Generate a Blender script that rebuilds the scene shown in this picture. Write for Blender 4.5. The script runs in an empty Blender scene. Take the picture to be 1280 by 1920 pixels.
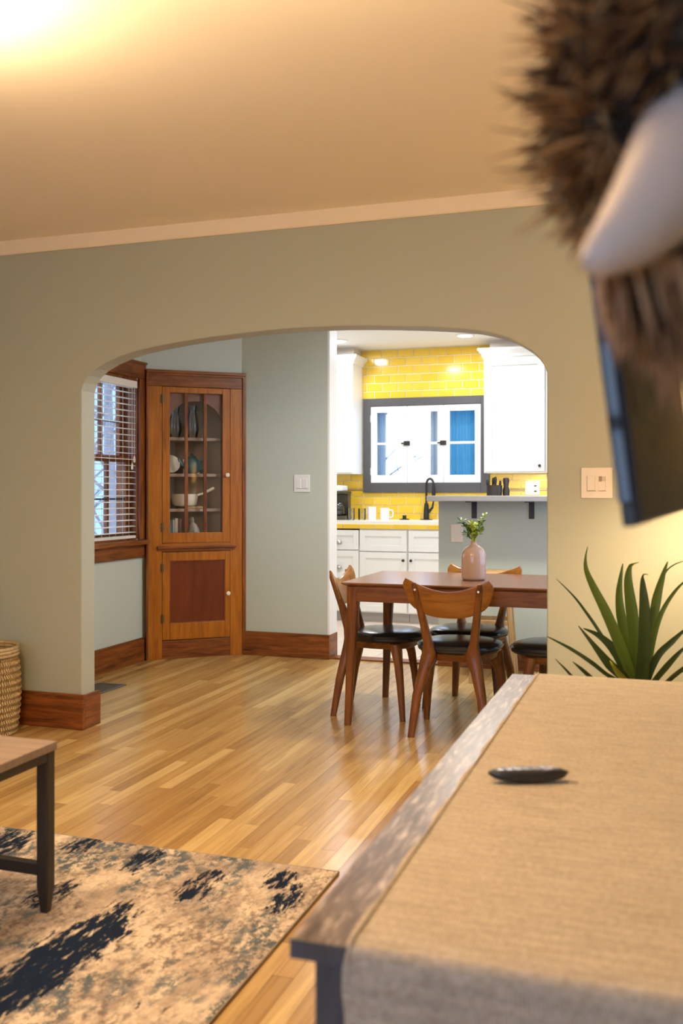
import bpy, bmesh, math, random
from mathutils import Vector, Matrix, noise
from mathutils.geometry import tessellate_polygon
random.seed(7)
PI = math.pi
C = bpy.context.scene.collection
S = bpy.context.scene

# ---------------------------------------------------------------- camera, world, lamps, exposure
EYE = 1.2
YAW = math.atan(606 / 1800.0)
SN, CS = math.sin(YAW), math.cos(YAW)
cam = bpy.data.cameras.new('camera'); camo = bpy.data.objects.new('camera', cam); C.objects.link(camo)
camo.location = (0, 0, EYE); camo.rotation_euler = (PI / 2, 0, YAW)
cam.sensor_fit = 'AUTO'; cam.sensor_width = 36; cam.lens = 33.75; cam.shift_y = -38 / 1920.0
cam.clip_start = 0.02
cam.dof.use_dof = True; cam.dof.focus_distance = 5.2; cam.dof.aperture_fstop = 3.4
S.camera = camo
S.view_settings.view_transform = 'Standard'; S.view_settings.look = 'None'
S.view_settings.gamma = 1; S.view_settings.use_curve_mapping = False
S.view_settings.exposure = 0.0
S.cycles.max_bounces = 9; S.cycles.diffuse_bounces = 5; S.cycles.glossy_bounces = 4
S.cycles.transparent_max_bounces = 16; S.cycles.sample_clamp_indirect = 6

world = bpy.data.worlds.new('world'); S.world = world; world.use_nodes = True
wn = world.node_tree; bg = wn.nodes['Background']
bg.inputs[0].default_value = (0.50, 0.68, 1.0, 1); bg.inputs[1].default_value = 5.0

WARM = (1.0, 0.73, 0.43)
NEUT = (1.0, 0.94, 0.85)
def lamp(name, kind, loc, power, col, size=0.1, rot=None, **kw):
    l = bpy.data.lights.new(name, kind); o = bpy.data.objects.new(name, l); C.objects.link(o)
    l.energy = power; l.color = col; o.location = loc
    if kind == 'AREA': l.shape = 'DISK'; l.size = size
    else: l.shadow_soft_size = size
    if rot: o.rotation_euler = rot
    for k, v in kw.items(): setattr(l, k, v)
    return o
LIVING_LAMP = (-1.86, 1.80, 2.17)
FILL_LAMP = (-0.80, 1.32, 2.20)
SIDE_LAMP = (0.165, 3.74, 1.36)
DINING_LAMP = (-0.95, 5.42, 2.36)
lamp('living_lamp_light', 'POINT', LIVING_LAMP, 108, WARM, 0.10)
lamp('fill_lamp_light', 'POINT', FILL_LAMP, 118, WARM, 0.09)  # added lamp out of view, fills the ceiling with warm light
lamp('dining_lamp_light', 'POINT', DINING_LAMP, 105, NEUT, 0.09)
CANS = [(-1.69, 8.48), (-2.86, 8.42), (-1.0, 7.5), (-2.25, 7.45), (-0.3, 8.4)]
for i, (x, y) in enumerate(CANS):
    lamp('recessed_light_beam', 'AREA', (x, y, 2.575), 12, (0.89, 0.93, 1.0), 0.13)
lamp('side_lamp_light', 'POINT', SIDE_LAMP, 60, WARM, 0.05)
lamp('under_cabinet_beam', 'AREA', (-1.1, 8.93, 1.362), 1.5, NEUT, 0.1)

# ---------------------------------------------------------------- helpers
def at(px, py, d):
    """point of the place that lies d metres ahead of the eye along the sight line of a photo position"""
    a = (px - 640) / 1800.0; b = (922 - py) / 1800.0
    return Vector((d * (-SN + a * CS), d * (CS + a * SN), EYE + d * b))

def link_mesh(name, bm, mat=None, parent=None, smooth=False, loc=None, bevel=None, mats=None):
    me = bpy.data.meshes.new(name)
    bmesh.ops.recalc_face_normals(bm, faces=bm.faces[:])
    if smooth:
        for f in bm.faces: f.smooth = True
    bm.to_mesh(me); bm.free()
    o = bpy.data.objects.new(name, me); C.objects.link(o)
    for m in (mats or ([mat] if mat else [])): me.materials.append(m)
    if parent: o.parent = parent
    if loc: o.location = loc
    if bevel:
        md = o.modifiers.new('bevel', 'BEVEL'); md.width = bevel; md.segments = 2; md.limit_method = 'ANGLE'; md.angle_limit = 0.7
        md.harden_normals = False
    if smooth:
        try: me.set_sharp_from_angle(angle=math.radians(50))
        except Exception: pass
    return o

def thing(name, label, cat, loc=(0, 0, 0), rz=0, group=None):
    o = bpy.data.objects.new(name, None); C.objects.link(o)
    o.empty_display_size = 0.05
    o.location = loc; o.rotation_euler = (0, 0, rz)
    return tag(o, label, cat, group)
def tag(o, label, cat, group=None):
    o['label'] = label; o['category'] = cat
    if group: o['group'] = group
    return o
def struct(o):
    o['kind'] = 'structure'; return o
def stuff(o):
    o['kind'] = 'stuff'; return o

def copy_tree(o, parent=None):
    c = o.copy(); C.objects.link(c); c.parent = parent
    for ch in list(o.children): copy_tree(ch, c)
    return c

def B(): return bmesh.new()
def box(bm, x0, x1, y0, y1, z0, z1):
    v = [bm.verts.new(p) for p in ((x0,y0,z0),(x1,y0,z0),(x1,y1,z0),(x0,y1,z0),(x0,y0,z1),(x1,y0,z1),(x1,y1,z1),(x0,y1,z1))]
    for f in ((0,3,2,1),(4,5,6,7),(0,1,5,4),(1,2,6,5),(2,3,7,6),(3,0,4,7)): bm.faces.new([v[i] for i in f])
    return v
def boxes(*bs):
    bm = B()
    for b in bs: box(bm, *b)
    return bm
def prism(bm, pts, axis, a0, a1):
    """pts: 2-D outline; axis the extrusion axis ('x': pts are (y,z); 'y': (x,z); 'z': (x,y))"""
    def mk(p, a): return {'x': (a, p[0], p[1]), 'y': (p[0], a, p[1]), 'z': (p[0], p[1], a)}[axis]
    n = len(pts)
    lo = [bm.verts.new(mk(p, a0)) for p in pts]; hi = [bm.verts.new(mk(p, a1)) for p in pts]
    tris = tessellate_polygon([[Vector((p[0], p[1], 0)) for p in pts]])
    for t in tris:
        try: bm.faces.new([lo[i] for i in t]); bm.faces.new([hi[i] for i in reversed(t)])
        except ValueError: pass
    for i in range(n):
        j = (i + 1) % n
        bm.faces.new([lo[i], lo[j], hi[j], hi[i]])
def loft(bm, rings, cap=True, closed=True):
    vs = [[bm.verts.new(p) for p in r] for r in rings]
    n = len(vs[0])
    for a, b in zip(vs, vs[1:]):
        for i in range(n if closed else n - 1):
            j = (i + 1) % n
            bm.faces.new([a[i], a[j], b[j], b[i]])
    if cap:
        bm.faces.new(list(reversed(vs[0]))); bm.faces.new(vs[-1])
    return vs
def ellip(cx, cy, z, a, b, n=16, p=2.0):
    r = []
    for i in range(n):
        t = 2 * PI * (i + 0.5) / n; c, s = math.cos(t), math.sin(t)
        r.append((cx + a * math.copysign(abs(c) ** (2 / p), c), cy + b * math.copysign(abs(s) ** (2 / p), s), z))
    return r
def vloft(bm, st, n=16, p=2.0):
    """horizontal slices (cx, cy, z, half x, half y) joined into one solid"""
    return loft(bm, [ellip(x, y, z, a, b, n, p) for x, y, z, a, b in st])
def lathe(bm, prof, n=24, cx=0, cy=0):
    return loft(bm, [ellip(cx, cy, z, r, r, n) for r, z in prof])
def tube(bm, pts, rad, n=8, cap=True):
    pts = [Vector(p) for p in pts]
    if not isinstance(rad, (list, tuple)): rad = [rad] * len(pts)
    rings = []; up = None
    for i, p in enumerate(pts):
        t = (pts[min(i + 1, len(pts) - 1)] - pts[max(i - 1, 0)]).normalized()
        if up is None:
            up = Vector((0, 0, 1)) if abs(t.z) < 0.9 else Vector((1, 0, 0))
        s = t.cross(up)
        if s.length < 1e-5: s = t.cross(Vector((0.3, 1, 0.2)))
        s.normalize(); u = s.cross(t).normalized(); up = u
        rings.append([p + (s * math.cos(2 * PI * k / n) + u * math.sin(2 * PI * k / n)) * rad[i] for k in range(n)])
    return loft(bm, rings, cap)
def catmull(pts, m=6):
    pts = [Vector(p) for p in pts]; out = []
    for i in range(len(pts) - 1):
        p0 = pts[max(i - 1, 0)]; p1 = pts[i]; p2 = pts[i + 1]; p3 = pts[min(i + 2, len(pts) - 1)]
        for k in range(m):
            t = k / m
            out.append(0.5 * ((2 * p1) + (p2 - p0) * t + (2 * p0 - 5 * p1 + 4 * p2 - p3) * t * t + (3 * p1 - p0 - 3 * p2 + p3) * t ** 3))
    out.append(pts[-1]); return out
def lerplist(v, m):
    out = []
    for a, b in zip(v, v[1:]):
        for k in range(m): out.append(a + (b - a) * k / m)
    out.append(v[-1]); return out
def cyl(bm, p0, p1, r, n=12): tube(bm, [p0, p1], [r, r], n)

# ---------------------------------------------------------------- materials
def mat(name, col=(0.8, 0.8, 0.8), rough=0.5, metal=0.0, bump=None, **kw):
    m = bpy.data.materials.new(name); m.use_nodes = True
    b = m.node_tree.nodes['Principled BSDF']
    b.inputs['Base Color'].default_value = (*col, 1); b.inputs['Roughness'].default_value = rough; b.inputs['Metallic'].default_value = metal
    for k, v in kw.items(): b.inputs[k].default_value = v
    if bump:
        N = m.node_tree.nodes; L = m.node_tree.links
        tc = N.new('ShaderNodeTexCoord'); no = N.new('ShaderNodeTexNoise'); no.inputs['Scale'].default_value = bump[0]; no.inputs['Detail'].default_value = 4
        bp = N.new('ShaderNodeBump'); bp.inputs['Strength'].default_value = bump[1]; bp.inputs['Distance'].default_value = 0.002
        L.new(tc.outputs['Object'], no.inputs['Vector']); L.new(no.outputs['Fac'], bp.inputs['Height']); L.new(bp.outputs['Normal'], b.inputs['Normal'])
    return m
def ramp(N, stops):
    r = N.new('ShaderNodeValToRGB'); e = r.color_ramp.elements
    while len(e) < len(stops): e.new(0.5)
    for i, (p, c) in enumerate(stops): e[i].position = p; e[i].color = (*c, 1)
    return r
def wood(name, c1, c2, c3=None, axis='z', rough=0.38, sc=1.0, stretch=12, vary=0.0, coat=0.0, spec=0.3):
    m = mat(name, c1, rough, **{'Specular IOR Level': spec}); N = m.node_tree.nodes; L = m.node_tree.links; b = N['Principled BSDF']
    if coat: b.inputs['Coat Weight'].default_value = coat; b.inputs['Coat Roughness'].default_value = 0.15
    tc = N.new('ShaderNodeTexCoord'); mp = N.new('ShaderNodeMapping')
    k = {'x': (1, stretch, stretch), 'y': (stretch, 1, stretch), 'z': (stretch, stretch, 1)}[axis]
    mp.inputs['Scale'].default_value = [v * sc for v in k]
    L.new(tc.outputs['Object'], mp.inputs['Vector'])
    oi = N.new('ShaderNodeObjectInfo'); cb = N.new('ShaderNodeVectorMath'); cb.operation = 'SCALE'; cb.inputs[0].default_value = (17, 23, 31)
    L.new(oi.outputs['Random'], cb.inputs['Scale']); L.new(cb.outputs['Vector'], mp.inputs['Location'])
    no = N.new('ShaderNodeTexNoise'); no.inputs['Scale'].default_value = 2.2; no.inputs['Detail'].default_value = 6; no.inputs['Roughness'].default_value = 0.62; no.inputs['Distortion'].default_value = 0.6
    L.new(mp.outputs['Vector'], no.inputs['Vector'])
    r = ramp(N, [(0.3, c1), (0.52, c2), (0.72, c3 or c2)])
    L.new(no.outputs['Fac'], r.inputs['Fac'])
    out = r.outputs['Color']
    if vary:
        hv = N.new('ShaderNodeHueSaturation'); ma = N.new('ShaderNodeMapRange')
        ma.inputs['To Min'].default_value = 1 - vary; ma.inputs['To Max'].default_value = 1 + vary
        L.new(oi.outputs['Random'], ma.inputs['Value']); L.new(ma.outputs['Result'], hv.inputs['Value']); L.new(out, hv.inputs['Color']); out = hv.outputs['Color']
    L.new(out, b.inputs['Base Color'])
    bp = N.new('ShaderNodeBump'); bp.inputs['Strength'].default_value = 0.12; bp.inputs['Distance'].default_value = 0.001
    L.new(no.outputs['Fac'], bp.inputs['Height']); L.new(bp.outputs['Normal'], b.inputs['Normal'])
    return m
def glass(name, tint=(1, 1, 1), refl=0.10):
    m = bpy.data.materials.new(name); m.use_nodes = True; N = m.node_tree.nodes; L = m.node_tree.links
    N.remove(N['Principled BSDF'])
    tr = N.new('ShaderNodeBsdfTransparent'); tr.inputs[0].default_value = (*tint, 1)
    gl = N.new('ShaderNodeBsdfGlossy'); gl.inputs['Roughness'].default_value = 0.02
    fr = N.new('ShaderNodeFresnel'); fr.inputs['IOR'].default_value = 1.45
    ge = N.new('ShaderNodeNewGeometry'); iv = N.new('ShaderNodeMath'); iv.operation = 'SUBTRACT'; iv.inputs[0].default_value = refl / 0.05 * 0.5; iv.use_clamp = True
    ad = N.new('ShaderNodeMath'); ad.operation = 'MULTIPLY'
    mx = N.new('ShaderNodeMixShader')
    L.new(ge.outputs['Backfacing'], iv.inputs[1]); L.new(iv.outputs[0], ad.inputs[1]); L.new(fr.outputs[0], ad.inputs[0]); L.new(ad.outputs[0], mx.inputs[0]); L.new(tr.outputs[0], mx.inputs[1]); L.new(gl.outputs[0], mx.inputs[2])
    L.new(mx.outputs[0], N['Material Output'].inputs['Surface'])
    return m
def emit(name, col, strength):
    m = mat(name, col, 0.5); b = m.node_tree.nodes['Principled BSDF']
    b.inputs['Emission Color'].default_value = (*col, 1); b.inputs['Emission Strength'].default_value = strength
    return m

M = {}
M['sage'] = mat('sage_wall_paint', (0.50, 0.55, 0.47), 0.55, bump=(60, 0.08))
M['sage_lamplit'] = mat('lamplit_sage_wall_paint', (0.385, 0.395, 0.305), 0.55, bump=(60, 0.08))  # sage paint on the living side, dim warm lamplight mixed into its colour
M['ceil'] = mat('ceiling_paint', (0.92, 0.83, 0.70), 0.7, bump=(50, 0.08))
M['white'] = mat('white_paint', (0.86, 0.85, 0.83), 0.32)
M['whitewall'] = mat('white_wall_paint', (0.84, 0.82, 0.78), 0.5)
M['kceil'] = mat('kitchen_ceiling_paint', (0.84, 0.80, 0.74), 0.7)
TR = ((0.07, 0.017, 0.005), (0.195, 0.058, 0.012), (0.30, 0.105, 0.024))
for a in 'xyz': M['trim' + a] = wood('red_brown_trim_wood_' + a, *TR, axis=a, rough=0.35, sc=1.6)
CB = ((0.23, 0.068, 0.006), (0.36, 0.115, 0.007), (0.44, 0.155, 0.014))
for a in 'xyz': M['cab' + a] = wood('amber_cabinet_wood_' + a, *CB, axis=a, rough=0.36, sc=1.5, coat=0.08)
M['cabpanel'] = wood('red_brown_panel_wood', (0.10, 0.022, 0.008), (0.145, 0.033, 0.01), (0.18, 0.045, 0.014), axis='z', rough=0.3, stretch=5)
M['cabin'] = mat('cabinet_inside_paint', (0.34, 0.245, 0.165), 0.6)
WN = ((0.085, 0.028, 0.006), (0.175, 0.06, 0.011), (0.24, 0.09, 0.018))
for a in 'xyz': M['wal' + a] = wood('walnut_wood_' + a, *WN, axis=a, rough=0.34, sc=1.6, coat=0.12)
M['walback'] = wood('walnut_ply_backrest', (0.17, 0.062, 0.010), (0.28, 0.108, 0.015), (0.33, 0.135, 0.022), axis='x', rough=0.3, sc=1.2, coat=0.3)
M['tabletop'] = wood('walnut_table_top', (0.15, 0.06, 0.03), (0.22, 0.095, 0.046), (0.29, 0.13, 0.065), axis='x', rough=0.26, sc=1.4, coat=0.25)
M['lightwood'] = wood('pale_oak_wood', (0.42, 0.24, 0.09), (0.55, 0.34, 0.14), (0.62, 0.40, 0.18), axis='z', rough=0.4)
M['leather'] = mat('black_leather', (0.012, 0.013, 0.016), 0.2, bump=(90, 0.15))
M['darkmetal'] = mat('dark_grey_metal', (0.035, 0.03, 0.027), 0.42, 0.3)
M['black'] = mat('matte_black', (0.012, 0.011, 0.012), 0.45)
M['blackgloss'] = mat('gloss_black', (0.006, 0.007, 0.01), 0.06)
M['tvback'] = mat('television_back_plastic', (0.020, 0.0165, 0.0165), 0.6, bump=(200, 0.1))
M['brass'] = mat('aged_brass', (0.16, 0.11, 0.05), 0.4, 0.9)
M['crystal'] = mat('glass_knob', (0.80, 0.74, 0.62), 0.1)
M['nickel'] = mat('brushed_nickel', (0.45, 0.43, 0.40), 0.3, 0.9)
M['grout'] = mat('cream_grout', (0.95, 0.88, 0.60), 0.7)
def tile_mat():
    m = mat('yellow_glazed_tile', (0.9, 0.6, 0.05), 0.12); N = m.node_tree.nodes; L = m.node_tree.links
    oi = N.new('ShaderNodeObjectInfo'); r = ramp(N, [(0, (0.84, 0.53, 0.040)), (0.5, (0.87, 0.57, 0.055)), (1, (0.90, 0.60, 0.075))])
    L.new(oi.outputs['Random'], r.inputs['Fac']); L.new(r.outputs['Color'], N['Principled BSDF'].inputs['Base Color']); return m
M['tile'] = tile_mat()
M['greyframe'] = mat('charcoal_window_paint', (0.085, 0.08, 0.085), 0.4)
M['greyshelf'] = mat('grey_laminate', (0.27, 0.265, 0.26), 0.3)
M['plate'] = mat('ivory_plastic', (0.80, 0.72, 0.58), 0.35)
M['plateW'] = mat('white_plastic', (0.80, 0.79, 0.77), 0.35)
M['slot'] = mat('dark_slot', (0.03, 0.03, 0.03), 0.6)
M['glass'] = glass('window_glass')
M['clear'] = glass('clear_glassware', (0.93, 0.95, 0.95), 0.35)
M['ceramic'] = mat('cream_ceramic', (0.74, 0.69, 0.58), 0.25)
M['whitecer'] = mat('white_ceramic', (0.86, 0.85, 0.84), 0.2)
M['teal'] = mat('teal_glaze', (0.035, 0.13, 0.15), 0.15)
M['blind'] = mat('cream_blind_slat', (0.80, 0.75, 0.64), 0.45)
M['cord'] = mat('blind_cord', (0.70, 0.66, 0.58), 0.7)

def plank_mat():
    m = mat('oak_strip_floor', (0.5, 0.3, 0.1), 0.27); N = m.node_tree.nodes; L = m.node_tree.links; b = N['Principled BSDF']
    b.inputs['Coat Weight'].default_value = 0.32; b.inputs['Coat Roughness'].default_value = 0.2
    oi = N.new('ShaderNodeObjectInfo'); ge = N.new('ShaderNodeNewGeometry'); ad = N.new('ShaderNodeMath'); ad.operation = 'ADD'; fr = N.new('ShaderNodeMath'); fr.operation = 'FRACT'
    L.new(oi.outputs['Random'], ad.inputs[0]); L.new(ge.outputs['Random Per Island'], ad.inputs[1]); L.new(ad.outputs[0], fr.inputs[0])
    r = ramp(N, [(0.0, (0.35, 0.20, 0.064)), (0.3, (0.45, 0.275, 0.092)), (0.7, (0.52, 0.33, 0.118)), (1.0, (0.66, 0.46, 0.19))])
    L.new(fr.outputs[0], r.inputs['Fac'])
    mp = N.new('ShaderNodeMapping'); mp.inputs['Scale'].default_value = (30, 1.6, 30)
    L.new(ge.outputs['Position'], mp.inputs['Vector'])
    sv = N.new('ShaderNodeVectorMath'); sv.operation = 'SCALE'; sv.inputs[0].default_value = (37, 53, 11)
    L.new(fr.outputs[0], sv.inputs['Scale']); L.new(sv.outputs['Vector'], mp.inputs['Location'])
    no = N.new('ShaderNodeTexNoise'); no.inputs['Scale'].default_value = 1.6; no.inputs['Detail'].default_value = 5; no.inputs['Distortion'].default_value = 0.8
    L.new(mp.outputs['Vector'], no.inputs['Vector'])
    r2 = ramp(N, [(0.3, (0.74, 0.68, 0.6)), (0.6, (1.05, 1.05, 1.05))])
    L.new(no.outputs['Fac'], r2.inputs['Fac'])
    mx = N.new('ShaderNodeMix'); mx.data_type = 'RGBA'; mx.blend_type = 'MULTIPLY'; mx.inputs['Factor'].default_value = 0.8
    L.new(r.outputs['Color'], mx.inputs['A']); L.new(r2.outputs['Color'], mx.inputs['B']); L.new(mx.outputs['Result'], b.inputs['Base Color'])
    bp = N.new('ShaderNodeBump'); bp.inputs['Strength'].default_value = 0.06; bp.inputs['Distance'].default_value = 0.001
    L.new(no.outputs['Fac'], bp.inputs['Height']); L.new(bp.outputs['Normal'], b.inputs['Normal'])
    return m
M['plank'] = plank_mat()
M['subfloor'] = mat('dark_subfloor', (0.12, 0.05, 0.015), 0.8)

# ---------------------------------------------------------------- structure: floors
XL, XR = -3.525, 0.30          # dining left wall, right wall
YA0, YA1 = 4.18, 4.30          # arch wall
YB = 6.49                      # dining back wall
YK = 9.10                      # kitchen back wall
LX, RY = -4.4, -1.7            # living room left wall, rear wall
fl = struct(link_mesh('floor', boxes((LX - 0.1, XR + 0.1, RY - 0.1, 6.53, -0.06, -0.02)), M['subfloor']))
PW = 0.057
lens_ = [0.45, 0.62, 0.8, 1.0, 1.25, 1.5]
meshes = []
for ln in lens_:
    bm = B(); v = box(bm, -PW / 2 + 0.0004, PW / 2 - 0.0004, 0, ln - 0.001, -0.02, 0)
    me = bpy.data.meshes.new('plank'); bmesh.ops.recalc_face_normals(bm, faces=bm.faces[:]); bm.to_mesh(me); bm.free(); me.materials.append(M['plank']); meshes.append(me)
rest = B(); cand = []
RUG = (-3.3, -0.97, 0.4, 2.85)
nx = int((XR - LX) / PW)
for i in range(nx + 1):
    x = LX + PW * (i + 0.5); y = RY - random.random() * 0.9
    if x + PW / 2 > XR + 0.02: continue
    while y < 6.5:
        k = random.randrange(len(lens_)); ln = lens_[k]
        if y + ln > 6.515:
            ln = 6.515 - y; k = -1
        if y + ln > RY: cand.append((x, y, ln, k))
        y += ln
def depth(x, y): return -x * SN + y * CS
def seen(x, y, ln):
    for t in (0.15, 0.5, 0.85):
        yy = y + ln * t; d = depth(x, yy)
        if d < 1.5: continue
        px = 640 + 1800 * (x * CS + yy * SN) / d; py = 922 + 1800 * EYE / d
        hid = RUG[0] < x < RUG[1] and RUG[2] < yy < RUG[3]
        if yy > YA0 and (x < XL): hid = True
        # console and arch jamb hide
        if 0 < px < 1000 and py < 1920 and not hid and not (px < 150 and py < 1290):
            if px > 545 and py > 1755 - (px - 545) * 1.19: continue
            return True
    return False
vis = [c for c in cand if seen(*c[:3]) and c[3] >= 0]
vis.sort(key=lambda c: depth(c[0], c[1] + c[2] / 2))
single = set(id(c) for c in vis[:296])
for c in cand:
    x, y, ln, k = c
    if id(c) in single:
        o = bpy.data.objects.new('plank', meshes[k]); C.objects.link(o); o.parent = fl; o.location = (x, y, random.uniform(-0.0004, 0))
    else:
        box(rest, x - PW / 2 + 0.0004, x + PW / 2 - 0.0004, y, y + ln - 0.001, -0.02, 0)
stuff(link_mesh('floor_boards', rest, M['plank'], fl))
# kitchen floor of pale square tiles and the wood threshold
kf = struct(link_mesh('floor_kitchen', boxes((-3.5, 0.4, 6.53, 9.3, -0.06, -0.008)), mat('pale_grout', (0.5, 0.42, 0.36), 0.8)))
ktile = mat('pale_floor_tile', (0.72, 0.60, 0.50), 0.28, bump=(20, 0.1))
bm = B(); box(bm, -0.149, 0.149, -0.149, 0.149, -0.008, 0.001)
kme = bpy.data.meshes.new('tile'); bmesh.ops.recalc_face_normals(bm, faces=bm.faces[:]); bm.to_mesh(kme); bm.free(); kme.materials.append(ktile)
for ix in range(13):
    for iy in range(9):
        x = -3.35 + 0.302 * ix; y = 6.77 + 0.302 * iy
        if y > 9.0: continue
        o = bpy.data.objects.new('tile', kme); C.objects.link(o); o.parent = kf; o.location = (x, y, 0)
struct(link_mesh('trim_threshold', boxes((-2.275, -1.485, 6.50, 6.62, -0.01, 0.012)), M['trimx'], bevel=0.004))

# ---------------------------------------------------------------- structure: walls and ceilings
ZL, ZD = 2.50, 2.60
# arch wall: outline of the opening measured at its front face
def arch_outline():
    px = [(1025, 720), (1025, 697), (1019, 683), (1008, 669), (993, 656), (975, 645), (953, 634), (925, 626), (895, 620), (860, 616.5), (800, 613.5), (740, 612), (690, 611.5), (640, 611.8), (590, 613.5), (540, 616.5), (490, 621), (440, 626.5), (390, 633), (340, 640.5), (290, 650), (255, 658), (225, 668), (200, 679), (180, 691), (166, 704), (157, 718), (153, 733), (153, 760)]
    out = []
    for x, y in px:
        a = (x - 640) / 1800; dx = -SN + a * CS; dy = CS + a * SN; t = YA0 / dy
        out.append((dx * t, EYE + (922 - y) / 1800 * t))
    return out
ar = arch_outline()
xr, xl = ar[0][0], ar[-1][0]
bm = B()
out = [(xr, -0.02)] + ar + [(xl, -0.02), (LX, -0.02), (LX, ZL + 0.06), (XR, ZL + 0.06), (XR, -0.02)]
prism(bm, out, 'y', YA0, YA1)
struct(link_mesh('wall_middle', bm, M['sage_lamplit'], bevel=0.006))
# living room shell
def wall_with_hole_x(x0, x1, y0, y1, z0, z1, hy0, hy1, hz0, hz1):
    return boxes((x0, x1, y0, hy0, z0, z1), (x0, x1, hy1, y1, z0, z1), (x0, x1, hy0, hy1, z0, hz0), (x0, x1, hy0, hy1, hz1, z1))
def wall_with_hole_y(x0, x1, y0, y1, z0, z1, hx0, hx1, hz0, hz1):
    return boxes((x0, hx0, y0, y1, z0, z1), (hx1, x1, y0, y1, z0, z1), (hx0, hx1, y0, y1, z0, hz0), (hx0, hx1, y0, y1, hz1, z1))
struct(link_mesh('wall_living_left', boxes((LX - 0.12, LX, RY, YA0, -0.02, ZL + 0.06)), M['sage_lamplit']))
struct(link_mesh('wall_rear', wall_with_hole_y(LX - 0.12, XR + 0.12, RY - 0.15, RY, -0.02, ZL + 0.06, -3.2, 0.15, 0.6, 2.2), M['sage_lamplit']))
struct(link_mesh('wall_right', wall_with_hole_x(XR, XR + 0.12, RY, YK, -0.02, ZD + 0.1, 4.52, 6.28, 0.65, 2.3), M['sage_lamplit']))
struct(link_mesh('ceiling', boxes((LX - 0.12, XR + 0.12, RY - 0.15, YA1 - 0.02, ZL, ZL + 0.05)), M['ceil']))
struct(link_mesh('ceiling_dining', boxes((-3.75, XR + 0.12, YA1 - 0.02, YB + 0.16, ZD - 0.04, ZD + 0.05)), M['ceil']))
struct(link_mesh('ceiling_kitchen', boxes((-3.6, XR + 0.12, YB + 0.16, YK + 0.2, ZD, ZD + 0.05)), M['kceil']))
# crown strip on the arch wall
bm = B(); prism(bm, [(YA0, 2.43), (YA0 - 0.010, 2.43), (YA0 - 0.014, 2.436), (YA0 - 0.014, 2.492), (YA0 - 0.018, ZL), (YA0, ZL)], 'x', LX, XR)
struct(link_mesh('trim_crown', bm, mat('crown_paint', (0.80, 0.68, 0.50), 0.5)))
# dining left wall with window hole
WY0, WY1, WZ0, WZ1 = 5.06, 5.955, 0.87, 1.985
struct(link_mesh('wall_left', wall_with_hole_x(XL - 0.16, XL, YA1, 6.06, -0.02, ZD + 0.05, WY0, WY1, WZ0, WZ1), M['sage'])) 
# corner: diagonal wall over the cabinet, and the walls behind it
struct(link_mesh('wall_corner_left', boxes((XL - 0.2, XL, 6.06, YB + 0.16, -0.02, ZD + 0.05)), M['sage']))
bm = B(); prism(bm, [(-3.526, 6.017), (-2.943, 6.506), (-2.97, 6.54), (-3.553, 6.05)], 'z', 2.072, ZD + 0.02)
struct(link_mesh('wall_corner', bm, M['sage']))
# dining back wall with its white end, and the header over the kitchen opening
struct(link_mesh('wall_back', boxes((XL - 0.2, -2.29, YB, YB + 0.145, -0.02, ZD + 0.05)), M['sage']))
struct(link_mesh('trim_opening_left', boxes((-2.292, -2.274, YB + 0.001, YB + 0.16, 0.17, 2.44)), M['white'], bevel=0.003))
struct(link_mesh('wall_header', boxes((-2.30, XR, YB, YB + 0.145, 2.44, ZD + 0.05)), M['whitewall']))
# half wall
struct(link_mesh('wall_half', boxes((-1.481, XR, YB + 0.01, YB + 0.13, -0.02, 1.136)), M['sage']))
# kitchen walls
KW = (-2.755, -1.655, 1.285, 2.04)
kb = struct(link_mesh('wall_kitchen_back', wall_with_hole_y(-3.6, XR + 0.1, YK, YK + 0.2, -0.02, ZD + 0.05, *KW), M['grout']))
struct(link_mesh('wall_kitchen_left', boxes((-3.62, -3.5, YB + 0.145, YK, -0.02, ZD + 0.05)), M['whitewall']))
# white soffits over the wall cupboards, shade put into their colour
so = mat('shaded_soffit_paint', (0.70, 0.62, 0.55), 0.6)
struct(link_mesh('trim_soffit_left', boxes((-3.5, -2.855, 8.86, YK, 2.49, ZD)), so))
struct(link_mesh('trim_soffit_right', boxes((-1.535, XR, 8.86, YK, 2.49, ZD)), so))

# baseboards
def base_profile(d, h=0.155): return [(0, 0), (-d, 0), (-d, h - 0.012), (-d + 0.006, h), (0, h)]
bbs = []
bm = B(); prism(bm, [(YA0, 0), (YA0 - 0.021, 0), (YA0 - 0.021, 0.165), (YA0 - 0.017, 0.176), (YA0, 0.176)], 'x', LX, xl + 0.0215)
bbs.append(('baseboard_middle_left', bm, 'x'))
bm = B(); box(bm, xl, xl + 0.0215, YA0 - 0.0, YA1 + 0.02, 0, 0.172); bbs.append(('baseboard_jamb_left', bm, 'y'))
bm = B(); box(bm, xr - 0.021, XR, YA0 - 0.021, YA0, 0, 0.172); bbs.append(('baseboard_middle_right', bm, 'x'))
bm = B(); box(bm, XL, XL + 0.02, YA1, 6.03, 0, 0.165); bbs.append(('baseboard_left', bm, 'y'))
bm = B(); box(bm, -2.945, -2.27, YB - 0.02, YB, 0, 0.175); bbs.append(('baseboard_back', bm, 'x'))
bm = B(); box(bm, -2.2905, -2.27, YB + 0.0005, YB + 0.162, 0, 0.175); bbs.append(('baseboard_opening', bm, 'y'))
bm = B(); box(bm, -1.485, XR, YB - 0.008, YB + 0.01, 0, 0.155); bbs.append(('baseboard_half', bm, 'x'))
for n, bm, a in bbs: struct(link_mesh(n, bm, M['trim' + a], bevel=0.003))

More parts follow.
